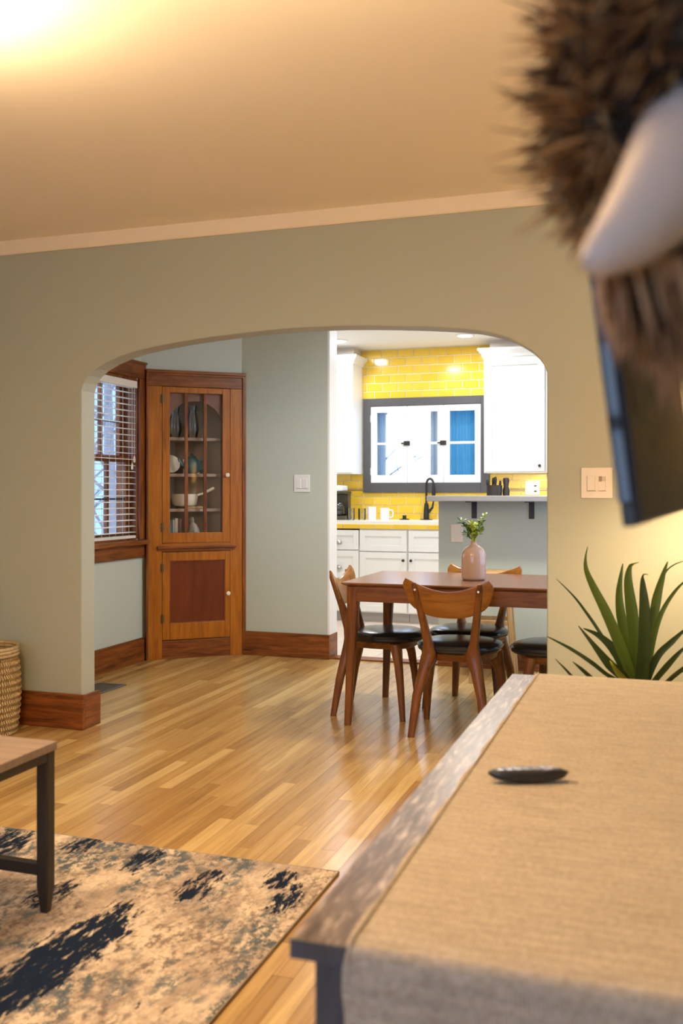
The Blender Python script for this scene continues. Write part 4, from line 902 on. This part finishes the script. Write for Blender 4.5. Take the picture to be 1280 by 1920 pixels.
bm = boxes((RUG[0] - .002, RUG[1] + .003, RUG[3] - .002, RUG[3] + .004, 0.0004, .0098), (RUG[1] - .002, RUG[1] + .003, RUG[2], RUG[3] + .004, 0.0004, .0098)); link_mesh('binding', bm, mat('rug_binding', (0.26, 0.20, 0.14), .9), rg, bevel=.002)

# ---------------------------------------------------------------- coffee table
ZT = 0.49; CX1, CY1 = -1.640, 2.335
tb = thing('coffee_table', 'wood-topped coffee table with dark metal frame on the rug', 'table', (CX1 - .55, CY1 - .28, 0.010))
wt = wood('greige_oak_top', (0.21, 0.145, 0.11), (0.27, 0.20, 0.155), (0.32, 0.24, 0.19), axis='x', rough=.4, sc=1.5)
link_mesh('tabletop', boxes((-.55, .55, -.28, .28, ZT - .010 - .024, ZT - .010)), wt, tb, bevel=.002)
k0 = ZT - .010 - .024
for sx in (-1, 1):
    for sy in (-1, 1):
        x, y = sx * .527, sy * .257
        bm = B(); vloft(bm, [(x, y, 0, .011, .011), (x, y, .075, .019, .019), (x, y, k0, .019, .019)], 16, 8); link_mesh('leg', bm, M['darkmetal'], tb)
for b in ((-.508, .508, -.275, -.245), (-.508, .508, .245, .275)): link_mesh('top_rail', boxes((*b, k0 - .025, k0)), M['darkmetal'], tb)
for b in ((-.545, -.515, -.238, .238), (.515, .545, -.238, .238)): link_mesh('top_rail', boxes((*b, k0 - .025, k0)), M['darkmetal'], tb)
for b in ((-.508, .508, -.270, -.244), (-.508, .508, .244, .270)): link_mesh('stretcher', boxes((*b, .105, .137)), M['darkmetal'], tb)

# ---------------------------------------------------------------- console with runner, remote
KX0, KX1, KY0, KY1, KZ = -0.439, 0.285, 1.107, 2.925, 0.648
cn = thing('media_console', 'weathered grey wood media console along the right wall', 'console', ((KX0 + KX1) / 2, (KY0 + KY1) / 2, 0)); ox, oy = -(KX0 + KX1) / 2, -(KY0 + KY1) / 2
gw = wood('weathered_white_wood', (0.045, 0.028, 0.02), (0.15, 0.11, 0.082), (0.55, 0.47, 0.41), axis='y', rough=.32, sc=5.0, stretch=9)
gd = wood('charcoal_stained_wood', (0.045, 0.045, 0.052), (0.075, 0.073, 0.08), (0.10, 0.097, 0.10), axis='z', rough=.6)
n = 6; pw = (KX1 - KX0) / n
for i in range(n):
    link_mesh('plank', boxes((KX0 + ox + i * pw + .0006, KX0 + ox + (i + 1) * pw - .0006, KY0 + oy, KY1 + oy, KZ - .024, KZ)), gw, cn, bevel=.0015)
link_mesh('end_band', boxes((KX0 + ox, KX1 + ox, KY0 + oy - .003, KY0 + oy, KZ - .024, KZ - .0005)), gd, cn)
for sx, x in ((0, KX0 + .024), (1, KX1 - .075)):
    for y in (KY0 + .02, KY1 - .075): link_mesh('leg', boxes((x + ox, x + .05 + ox, y + oy, y + .055 + oy, 0.001, KZ - .024)), gd, cn, bevel=.003)
link_mesh('side_panel', boxes((KX0 + .08 + ox, KX1 - .08 + ox, KY0 + .045 + oy, KY0 + .065 + oy, .08, KZ - .024)), gd, cn)
link_mesh('side_panel', boxes((KX0 + .08 + ox, KX1 - .08 + ox, KY1 - .065 + oy, KY1 - .045 + oy, .08, KZ - .024)), gd, cn)
link_mesh('bottom_shelf', boxes((KX0 + .03 + ox, KX1 - .03 + ox, KY0 + .07 + oy, KY1 - .07 + oy, .08, .10)), gd, cn)
link_mesh('back_panel', boxes((KX1 - .03 + ox, KX1 - .02 + ox, KY0 + .07 + oy, KY1 - .07 + oy, .10, KZ - .024)), gd, cn)
for i in range(2):
    y0 = KY0 + .08 + i * .84
    d = link_mesh('door', boxes((KX0 + .028 + ox, KX0 + .046 + ox, y0 + oy, y0 + .81 + oy, .105, KZ - .03)), gd, cn, bevel=.003)
    bm = boxes((KX0 + .012 + ox, KX0 + .028 + ox, y0 + (.72 if i == 0 else .06) + oy, y0 + (.74 if i == 0 else .08) + oy, .30, .42)); link_mesh('handle', bm, M['black'], d, bevel=.003)
def runner():
    m = mat('burlap_runner_cloth', (0.5, 0.36, 0.2), .9, **{'Specular IOR Level': 0.1}); N = m.node_tree.nodes; L = m.node_tree.links; b = N['Principled BSDF']
    tc = N.new('ShaderNodeTexCoord')
    mp = N.new('ShaderNodeMapping'); mp.inputs['Scale'].default_value = (3.0, 9, 9); L.new(tc.outputs['Object'], mp.inputs[0])
    no = N.new('ShaderNodeTexNoise'); no.inputs['Scale'].default_value = 5; no.inputs['Detail'].default_value = 6; no.inputs['Roughness'].default_value = .7; L.new(mp.outputs[0], no.inputs[0])
    r = ramp(N, [(.30, (0.37, 0.318, 0.25)), (.5, (0.43, 0.372, 0.30)), (.7, (0.48, 0.422, 0.34))]); L.new(no.outputs[0], r.inputs[0])
    uv = N.new('ShaderNodeUVMap'); uv.uv_map = 'weave'
    w = N.new('ShaderNodeTexWave'); w.wave_type = 'BANDS'; w.bands_direction = 'Y'; w.inputs['Scale'].default_value = 14; w.inputs['Distortion'].default_value = 2.6; w.inputs['Detail'].default_value = 3; w.inputs['Detail Scale'].default_value = 2.5; L.new(uv.outputs[0], w.inputs[0])
    w2 = N.new('ShaderNodeTexWave'); w2.wave_type = 'BANDS'; w2.bands_direction = 'X'; w2.inputs['Scale'].default_value = 60; w2.inputs['Distortion'].default_value = .6; L.new(uv.outputs[0], w2.inputs[0])
    mr = N.new('ShaderNodeMapRange'); mr.inputs['To Min'].default_value = .935; mr.inputs['To Max'].default_value = 1.035; L.new(w.outputs['Fac'], mr.inputs[0])
    hv = N.new('ShaderNodeHueSaturation'); L.new(mr.outputs[0], hv.inputs['Value']); L.new(r.outputs[0], hv.inputs['Color']); fk = N.new('ShaderNodeTexNoise'); fk.inputs['Scale'].default_value = 130; fk.inputs['Detail'].default_value = 3; L.new(tc.outputs['Object'], fk.inputs[0])
    fr_ = ramp(N, [(.3, (.86, .84, .80)), (.5, (1, 1, 1)), (.68, (1.12, 1.13, 1.16))]); L.new(fk.outputs[0], fr_.inputs[0])
    fm_ = N.new('ShaderNodeMix'); fm_.data_type = 'RGBA'; fm_.blend_type = 'MULTIPLY'; fm_.inputs['Factor'].default_value = 1; L.new(hv.outputs[0], fm_.inputs['A']); L.new(fr_.outputs[0], fm_.inputs['B']); L.new(fm_.outputs['Result'], b.inputs['Base Color'])
    ad = N.new('ShaderNodeMath'); ad.operation = 'ADD'; L.new(w.outputs['Fac'], ad.inputs[0]); L.new(w2.outputs['Fac'], ad.inputs[1])
    bp = N.new('ShaderNodeBump'); bp.inputs['Strength'].default_value = .5; bp.inputs['Distance'].default_value = .0012; L.new(ad.outputs[0], bp.inputs['Height']); L.new(bp.outputs[0], b.inputs['Normal'])
    bm = B(); uvl = bm.loops.layers.uv.new('weave')
    x0, x1 = -0.366, 0.262; nxs = 16
    prof = []
    zt = KZ + .0035
    for z in [0.22 + .05 * k for k in range(8)] + [.60, .625]: prof.append((KY0 - .010 - .004 * math.sin(z * 30), z))
    prof += [(KY0 - .0085, zt - .010), (KY0 - .005, zt - .003), (KY0 + .002, zt)]
    for k in range(1, 40): prof.append((KY0 + .002 + (KY1 - KY0 - .004) * k / 40, zt))
    prof += [(KY1 - .002, zt), (KY1 + .005, zt - .003), (KY1 + .0085, zt - .010)] + [(KY1 + .010, zt - .03 - .06 * k) for k in range(5)]
    for side in (0, 1):
        pass
    def row(j, p, off):
        y, z = p; out = []
        # outward normal of the profile
        a = prof[max(j - 1, 0)]; c = prof[min(j + 1, len(prof) - 1)]; tx, tz = c[0] - a[0], c[1] - a[1]; l = math.hypot(tx, tz) or 1; ny, nz_ = -tz / l, tx / l
        top = KY0 + .05 < y < KY1 - .05
        for i in range(nxs + 1):
            x = x0 + (x1 - x0) * i / nxs + (.003 * math.sin(j * 1.3) if i in (0, nxs) else 0)
            wv = .0016 * (noise.noise(Vector((x * 9, y * 7, 3.1))) + .4) if top else (.004 * math.sin(x * 17 + 1) if z < zt - .05 else 0)
            q = max(0, wv) if top else wv
            out.append(Vector((x, y + ny * (off + (q if not top else 0)), z + nz_ * (off + (q if top else 0)))))
        return out
    R1 = [[bm.verts.new(v_) for v_ in row(j, p, .0022)] for j, p in enumerate(prof)]
    R0 = [[bm.verts.new(v_) for v_ in row(j, p, 0)] for j, p in enumerate(prof)]
    acc = [0.0]
    for a, c in zip(prof, prof[1:]): acc.append(acc[-1] + math.hypot(c[0] - a[0], c[1] - a[1]))
    for R in (R1, R0):
        for j in range(len(prof) - 1):
            for i in range(nxs):
                f_ = bm.faces.new([R[j][i], R[j][i + 1], R[j + 1][i + 1], R[j + 1][i]])
                for lp, (jj, ii) in zip(f_.loops, ((j, i), (j, i + 1), (j + 1, i + 1), (j + 1, i))): lp[uvl].uv = (x0 + (x1 - x0) * ii / nxs, acc[jj])
    for j in range(len(prof) - 1):
        for i in (0, nxs): bm.faces.new([R1[j][i], R1[j + 1][i], R0[j + 1][i], R0[j][i]])
    for j in (0, len(prof) - 1):
        for i in range(nxs): bm.faces.new([R1[j][i], R1[j][i + 1], R0[j][i + 1], R0[j][i]])
    o = link_mesh('table_runner', bm, m, smooth=True)
    tag(o, 'tan woven burlap runner draped over the grey console', 'table runner')
    bm = B()
    for x in (x0 + .006, x1 - .006): tube(bm, [(x, p[0] - (.003 if p[1] < zt - .005 and p[0] < 2 else 0), p[1] + (.0045 if p[1] >= zt - .003 else 0)) for p in prof[2:-2]], .002, 6)
    link_mesh('hem', bm, m, o, smooth=True)
runner()
# remote
rm = thing('remote_control', 'black remote control lying on the burlap runner', 'remote', (-0.243, 1.822, KZ + .0078), 0.36)
bm = B(); st = []
for i in range(15):
    u = i / 14; x = -.076 + .152 * u; e = min(1, math.sin(PI * min(max(u, .0), 1)) ** .35 + .05) if 0 < u < 1 else .12
    hw = .0185 * e; zb = .006 * (2 * u - 1) ** 2 * 1.6; ztp = .0225 + .002 * math.cos((2 * u - 1) * 1.5)
    if u in (0, 1): zb, ztp = .014, .019
    st.append([(x, hw * math.copysign(abs(math.cos(a)) ** .6, math.cos(a)), (zb + ztp) / 2 + (ztp - zb) / 2 * math.copysign(abs(math.sin(a)) ** .6, math.sin(a))) for a in [2 * PI * k / 16 for k in range(16)]])
loft(bm, st); link_mesh('body', bm, mat('remote_plastic', (0.018, 0.017, 0.017), .3), rm, smooth=True)
bt = mat('remote_button', (0.09, 0.085, 0.09), .35)
bm = B(); lathe(bm, [(.0125, .023), (.012, .0257), (.006, .0257), (.005, .0247)], 18, .035, 0); link_mesh('navigation_ring', bm, mat('remote_ring', (0.18, 0.15, 0.2), .3), rm)
for i in range(4):
    for j in range(2):
        bm = B(); lathe(bm, [(.0042, .022), (.0038, .0256)], 10, -.045 + .017 * i, -.007 + .014 * j); link_mesh('button', bm, bt, rm)
bm = B(); lathe(bm, [(.005, .021), (.0045, .0246)], 10, .058, 0); link_mesh('button', bm, bt, rm)

# ---------------------------------------------------------------- television on a swing arm
TL, THT = 1.22, .70
base = at(1167, 989, .90); tvz = base.z
tv = thing('television', 'black flat television tilted out from the right wall, seen from its back', 'television', base, -math.radians(3.8))
# own axes: local y runs along the screen away from the viewer, local x outwards to the back; tilt about the lower edge
tilt = math.radians(7.0)
ct_, st_ = math.cos(tilt), math.sin(tilt)
def tvp(x, y, z): return (x * ct_ - z * st_, y, z * ct_ + x * st_)
def tvbox(name, b, m, parent, bev=.002):
    bm = B(); box(bm, *b)
    for q in bm.verts: q.co = Vector(tvp(*q.co))
    return link_mesh(name, bm, m, parent, bevel=bev)
tvbox('bezel', (.0, .012, 0, TL, 0.022, THT), M['blackgloss'], tv, .0015)
tvbox('chin', (.0, .014, 0, TL, 0, 0.022), M['black'], tv, .002)
tvbox('screen', (-.002, 0.0, .006, TL - .006, .024, THT - .006), M['blackgloss'], tv, 0.0005)
bk_ = tvbox('back_cover', (.012, .018, .003, TL - .003, .003, THT - .003), M['tvback'], tv, .002)
for y, z in ((.307, .026), (.26, .088), (.85, .026), (.80, .16)):
    bm = B(); p = tvp(.0175, y, z); q = tvp(.0186, y, z); tube(bm, [p, q], [.007, .007], 14); link_mesh('screw_hole', bm, M['slot'], tv)
tvbox('socket_recess', (.018, .0192, .07, .32, .112, .146), M['slot'], tv, .001)
tvbox('vent_strip', (.018, .019, .30, .80, .36, .42), M['slot'], tv, .001)
tvbox('mount_plate', (.018, .030, .46, .76, .22, .44), M['black'], tv, .002)
# swing arm, fixed to the wall
ar_ = thing('wall_mount', 'black swing arm holding the television off the right wall', 'mount', (XR, 1.62, 1.45))
link_mesh('wall_plate', boxes((-.012, 0, -.06, .06, -.12, .12)), M['black'], ar_, bevel=.002)
pv = Matrix.Rotation(-math.radians(3.8), 4, 'Z') @ Vector(tvp(.030, .61, .33)); hub = base + pv - Vector((XR, 1.62, 1.45))
bm = B(); tube(bm, [(-.012, 0, 0), (-.10, .04, 0)], .014, 8); tube(bm, [(-.10, .04, 0), hub], .014, 8); link_mesh('arm', bm, M['black'], ar_)

# ---------------------------------------------------------------- shaggy animal head on the right wall
ah = thing('mounted_animal_head', 'shaggy brown fur animal head with pale horn on the right wall', 'animal head', (XR - .022, .70, 1.47))
org = Vector((XR - .022, .70, 1.47))
def fur_mat(name, stops, rough=.55):
    m = mat(name, stops[0][1], rough); N = m.node_tree.nodes; L = m.node_tree.links
    ge = N.new('ShaderNodeNewGeometry'); r = ramp(N, stops); L.new(ge.outputs['Random Per Island'], r.inputs[0]); L.new(r.outputs[0], N['Principled BSDF'].inputs['Base Color']); return m
fm = fur_mat('dark_brown_fur', [(0, (0.012, 0.007, 0.005)), (.5, (0.035, 0.016, 0.008)), (.8, (0.10, 0.045, 0.016)), (1, (0.22, 0.105, 0.038))])
fm2 = fur_mat('tawny_fur', [(0, (0.09, 0.04, 0.014)), (.5, (0.27, 0.12, 0.035)), (1, (0.46, 0.24, 0.085))])
fm3 = fur_mat('pale_beard_fur', [(0, (0.13, 0.062, 0.03)), (.5, (0.33, 0.175, 0.085)), (1, (0.52, 0.32, 0.18))])
hide = mat('dark_hide', (0.012, 0.007, 0.005), .8)
Cc = at(1268, 180, .72); 
def lump(u, v):
    d = Vector((math.cos(v) * math.cos(u), math.cos(v) * math.sin(u), math.sin(v)))
    s = 1 + .16 * noise.noise(d * 2.3 + Vector((3, 1, 7))) + .08 * noise.noise(d * 5)
    return d, Vector((d.x * .085, d.y * .10, d.z * .135)) * s
bm = B(); rows = []
for i in range(1, 16):
    v_ = -PI / 2 + PI * i / 16; rows.append([Cc - org + lump(2 * PI * k / 28, v_)[1] for k in range(28)])
loft(bm, rows)
body = link_mesh('head', bm, hide, ah, smooth=True)
bm = B(); a0 = Cc - org; tube(bm, [a0 + Vector((.03, 0, 0)), a0 * .5 + Vector((.02, 0, .01)), Vector((-.002, 0, 0))], [.08, .10, .12], 20); link_mesh('neck', bm, hide, ah, smooth=True)
link_mesh('backboard', boxes((-.001, .021, -.16, .16, -.19, .19)), M['trimz'], ah, bevel=.008)
def tuft(bm, p, d, L, r, rnd, grav=.5, curl=.5, seg=5, n=4):
    pts = [p]; rad = [r]; cur = d.normalized(); cv = Vector((rnd.uniform(-1, 1), rnd.uniform(-1, 1), rnd.uniform(-1, 1))) * curl
    for k in range(1, seg + 1):
        cur = (cur + (Vector((0, 0, -1)) * grav + cv) / seg).normalized(); pts.append(pts[-1] + cur * L / seg); rad.append(r * (1 - k / seg) ** .8 + .00012)
    tube(bm, pts, rad, n, cap=False)
rnd = random.Random(21)
b1, b2 = B(), B()
for k in range(3600):
    u = rnd.uniform(0, 2 * PI); v_ = math.asin(rnd.uniform(-1, 1)); d, p = lump(u, v_); p = Cc - org + p * .97
    # whorls: hair direction swirls over the surface
    w = noise.noise_vector(d * 2.6) * 1.9
    dr = (d * 1.0 + w * .9)
    left = d.x < -.45
    L = rnd.uniform(.018, .042) * (1.15 if left else 1)
    tuft(b2 if rnd.random() < (.52 if left else .2) else b1, p, dr, L, rnd.uniform(.0012, .0028), rnd, .35, 1.0)
# longer stray locks on the left outline
for k in range(64):
    u = rnd.uniform(PI * .72, PI * 1.3); v_ = rnd.gauss(-.05, .33); d, p = lump(u, v_); p = Cc - org + p
    side = Vector((-CS, -SN, 0))
    dr = side + d * .5 + noise.noise_vector(d * 3) * .5
    tuft(b2 if rnd.random() < .6 else b1, p, dr, rnd.uniform(.035, .068), rnd.uniform(.0016, .003), rnd, .12, .45)
stuff(link_mesh('dark_fur', b1, fm, ah)); stuff(link_mesh('tawny_fur', b2, fm2, ah))
# neck fur towards the wall
b1 = B()
for k in range(900):
    t_ = rnd.random(); a = rnd.uniform(0, 2 * PI); c = a0 * (1 - t_) ; rr_ = .085 + .03 * t_
    d = Vector((0, math.cos(a), math.sin(a))); tuft(b1, c + d * rr_, d + Vector((-.6, 0, -.4)), rnd.uniform(.03, .055), rnd.uniform(.0015, .003), rnd, .6, .5)
stuff(link_mesh('neck_fur', b1, fm, ah))
# brow that overhangs the root of the horn
bw_c = at(1300, 95, .635) - org
bm = B(); rows = []
for i in range(1, 10):
    v_ = -PI / 2 + PI * i / 10; rows.append([bw_c + Vector((math.cos(v_) * math.cos(u_) * .052, math.cos(v_) * math.sin(u_) * .045, math.sin(v_) * .034)) for u_ in [2 * PI * k / 20 for k in range(20)]])
loft(bm, rows); link_mesh('brow', bm, hide, ah, smooth=True)
b1 = B(); b2 = B()
for k in range(950):
    u_ = rnd.uniform(0, 2 * PI); v_ = math.asin(rnd.uniform(-1, .9)); d = Vector((math.cos(v_) * math.cos(u_), math.cos(v_) * math.sin(u_), math.sin(v_)))
    p = bw_c + Vector((d.x * .05, d.y * .043, d.z * .032))
    tuft(b2 if rnd.random() < .22 else b1, p, d + noise.noise_vector(d * 2.6) * 1.2 + Vector((-.35, 0, -.5)), rnd.uniform(.016, .034), rnd.uniform(.0012, .0026), rnd, .4, .8)
stuff(link_mesh('brow_fur', b1, fm, ah)); stuff(link_mesh('tawny_brow_fur', b2, fm2, ah))
# hanging beard
b1 = B(); b2 = B()
for k in range(620):
    px = rnd.uniform(1122, 1330); dd = rnd.uniform(.62, .70)
    y0 = 470 + 60 * rnd.random() + max(0, (1180 - px)) * .2
    p = at(px, y0, dd) - org
    hk = [(1120, 110), (1160, 185), (1190, 185), (1222, 230), (1246, 285), (1262, 215), (1285, 150), (1335, 120)]
    for (xa, ha), (xb, hb_) in zip(hk, hk[1:]):
        if xa <= px <= xb: hang = (ha + (hb_ - ha) * (px - xa) / (xb - xa)) * rnd.uniform(.5, 1.08)
    L = hang / 1800 * dd
    dr = Vector((CS * .16 + rnd.uniform(-.12, .12), rnd.uniform(-.15, .15), -1))
    tuft(b2 if rnd.random() < .22 else b1, p, dr, L, rnd.uniform(.0014, .003), rnd, .15, .22, 6)
stuff(link_mesh('beard', b1, fm3, ah)); stuff(link_mesh('dark_beard', b2, fm, ah))
# horn
hp = [((1100, 503), .0015, .592), ((1104, 499), .007, .592), ((1117, 488), .0125, .594), ((1165, 452), .0215, .600), ((1213, 402), .0285, .608), ((1256, 340), .034, .618), ((1290, 270), .036, .632), ((1312, 215), .0345, .645), ((1326, 175), .030, .66)]
bm = B(); tube(bm, [at(p[0], p[1], d) - org for p, r, d in hp], [r for p, r, d in hp], 22)
link_mesh('horn', bm, mat('pale_horn', (0.50, 0.42, 0.37), .42, bump=(14, .15)), ah, smooth=True)

# ---------------------------------------------------------------- spiky plant in a tall pot behind the console
pd = 3.25
pc = at(1190, 1330, pd)
pl = thing('potted_spiky_plant', 'spiky green potted plant behind the far end of the console', 'plant', (pc.x, pc.y, 0)); po = Vector((pc.x, pc.y, 0))
zs = pc.z
bm = B(); lathe(bm, [(.085, 0.0), (.09, .01), (.125, zs - .06), (.135, zs - .02), (.135, zs), (.122, zs), (.118, zs - .05)], 32); link_mesh('pot', bm, mat('grey_planter', (0.25, 0.24, 0.22), .6), pl, smooth=True)
bm = B(); lathe(bm, [(.116, zs - .055), (.11, zs - .035), (.02, zs - .03)], 24); link_mesh('soil', bm, mat('dark_soil', (0.03, 0.02, 0.012), .95), pl, smooth=True)
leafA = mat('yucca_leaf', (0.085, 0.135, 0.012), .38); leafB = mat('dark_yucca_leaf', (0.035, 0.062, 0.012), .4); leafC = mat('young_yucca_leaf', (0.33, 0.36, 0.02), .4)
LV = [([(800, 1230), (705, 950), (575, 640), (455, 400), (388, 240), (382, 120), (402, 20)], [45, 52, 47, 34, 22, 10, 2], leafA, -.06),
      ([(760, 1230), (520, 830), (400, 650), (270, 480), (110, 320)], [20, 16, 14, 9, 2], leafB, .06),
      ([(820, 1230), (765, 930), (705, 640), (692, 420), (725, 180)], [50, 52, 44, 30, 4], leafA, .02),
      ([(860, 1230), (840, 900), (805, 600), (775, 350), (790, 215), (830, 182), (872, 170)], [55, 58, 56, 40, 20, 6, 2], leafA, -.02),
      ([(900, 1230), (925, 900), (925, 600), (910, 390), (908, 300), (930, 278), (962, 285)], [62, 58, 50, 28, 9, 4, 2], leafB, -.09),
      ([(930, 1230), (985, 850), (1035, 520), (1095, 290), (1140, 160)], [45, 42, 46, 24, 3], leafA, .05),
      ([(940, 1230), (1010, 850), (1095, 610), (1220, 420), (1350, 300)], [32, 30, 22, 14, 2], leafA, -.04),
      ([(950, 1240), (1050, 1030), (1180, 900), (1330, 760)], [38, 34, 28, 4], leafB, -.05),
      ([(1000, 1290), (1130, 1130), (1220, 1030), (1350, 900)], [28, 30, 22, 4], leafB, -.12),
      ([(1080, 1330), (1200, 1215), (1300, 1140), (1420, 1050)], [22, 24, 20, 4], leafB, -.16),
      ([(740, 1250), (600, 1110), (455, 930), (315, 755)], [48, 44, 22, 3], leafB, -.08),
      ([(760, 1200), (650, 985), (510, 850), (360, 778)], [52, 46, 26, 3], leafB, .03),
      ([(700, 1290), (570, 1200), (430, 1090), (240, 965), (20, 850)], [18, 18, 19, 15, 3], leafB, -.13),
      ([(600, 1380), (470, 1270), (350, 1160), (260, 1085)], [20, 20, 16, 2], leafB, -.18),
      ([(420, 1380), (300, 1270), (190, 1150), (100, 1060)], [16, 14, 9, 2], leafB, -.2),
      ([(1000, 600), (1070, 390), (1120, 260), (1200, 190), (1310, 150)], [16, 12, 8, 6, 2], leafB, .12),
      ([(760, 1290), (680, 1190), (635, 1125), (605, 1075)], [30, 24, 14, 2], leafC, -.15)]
for pts, wd, m_, dz in LV:
    base_ = (840 + (pts[0][0] - 840) * .35, max(1480, pts[0][1] + 180)); full = [base_] + pts; ww = [wd[0] * .7] + wd
    cl = catmull([at(1020 + x / 4.923, 1020 + y / 4.923, pd + dz * min(1, i / 2.5)) - po for i, (x, y) in enumerate(full)], 5); wl = [w / 4.923 / 1800 * pd for w in lerplist(ww, 5)]
    bm = B(); rings = []
    for i, p in enumerate(cl):
        tg = (cl[min(i + 1, len(cl) - 1)] - cl[max(i - 1, 0)]).normalized(); fw = Vector((-SN, CS, 0))
        sd = tg.cross(fw).normalized(); nb_ = sd.cross(tg).normalized(); w = max(wl[i], .0006)
        if nb_.dot(fw) < 0: nb_ = -nb_
        rings.append([p - sd * w, p - sd * w * .5 + nb_ * w * .16, p + nb_ * w * .28, p + sd * w * .5 + nb_ * w * .16, p + sd * w, p + sd * w * .5 + nb_ * (w * .16 + .0016), p + nb_ * (w * .28 + .0022), p - sd * w * .5 + nb_ * (w * .16 + .0016)])
    loft(bm, rings); link_mesh('leaf', bm, m_, pl, smooth=True)
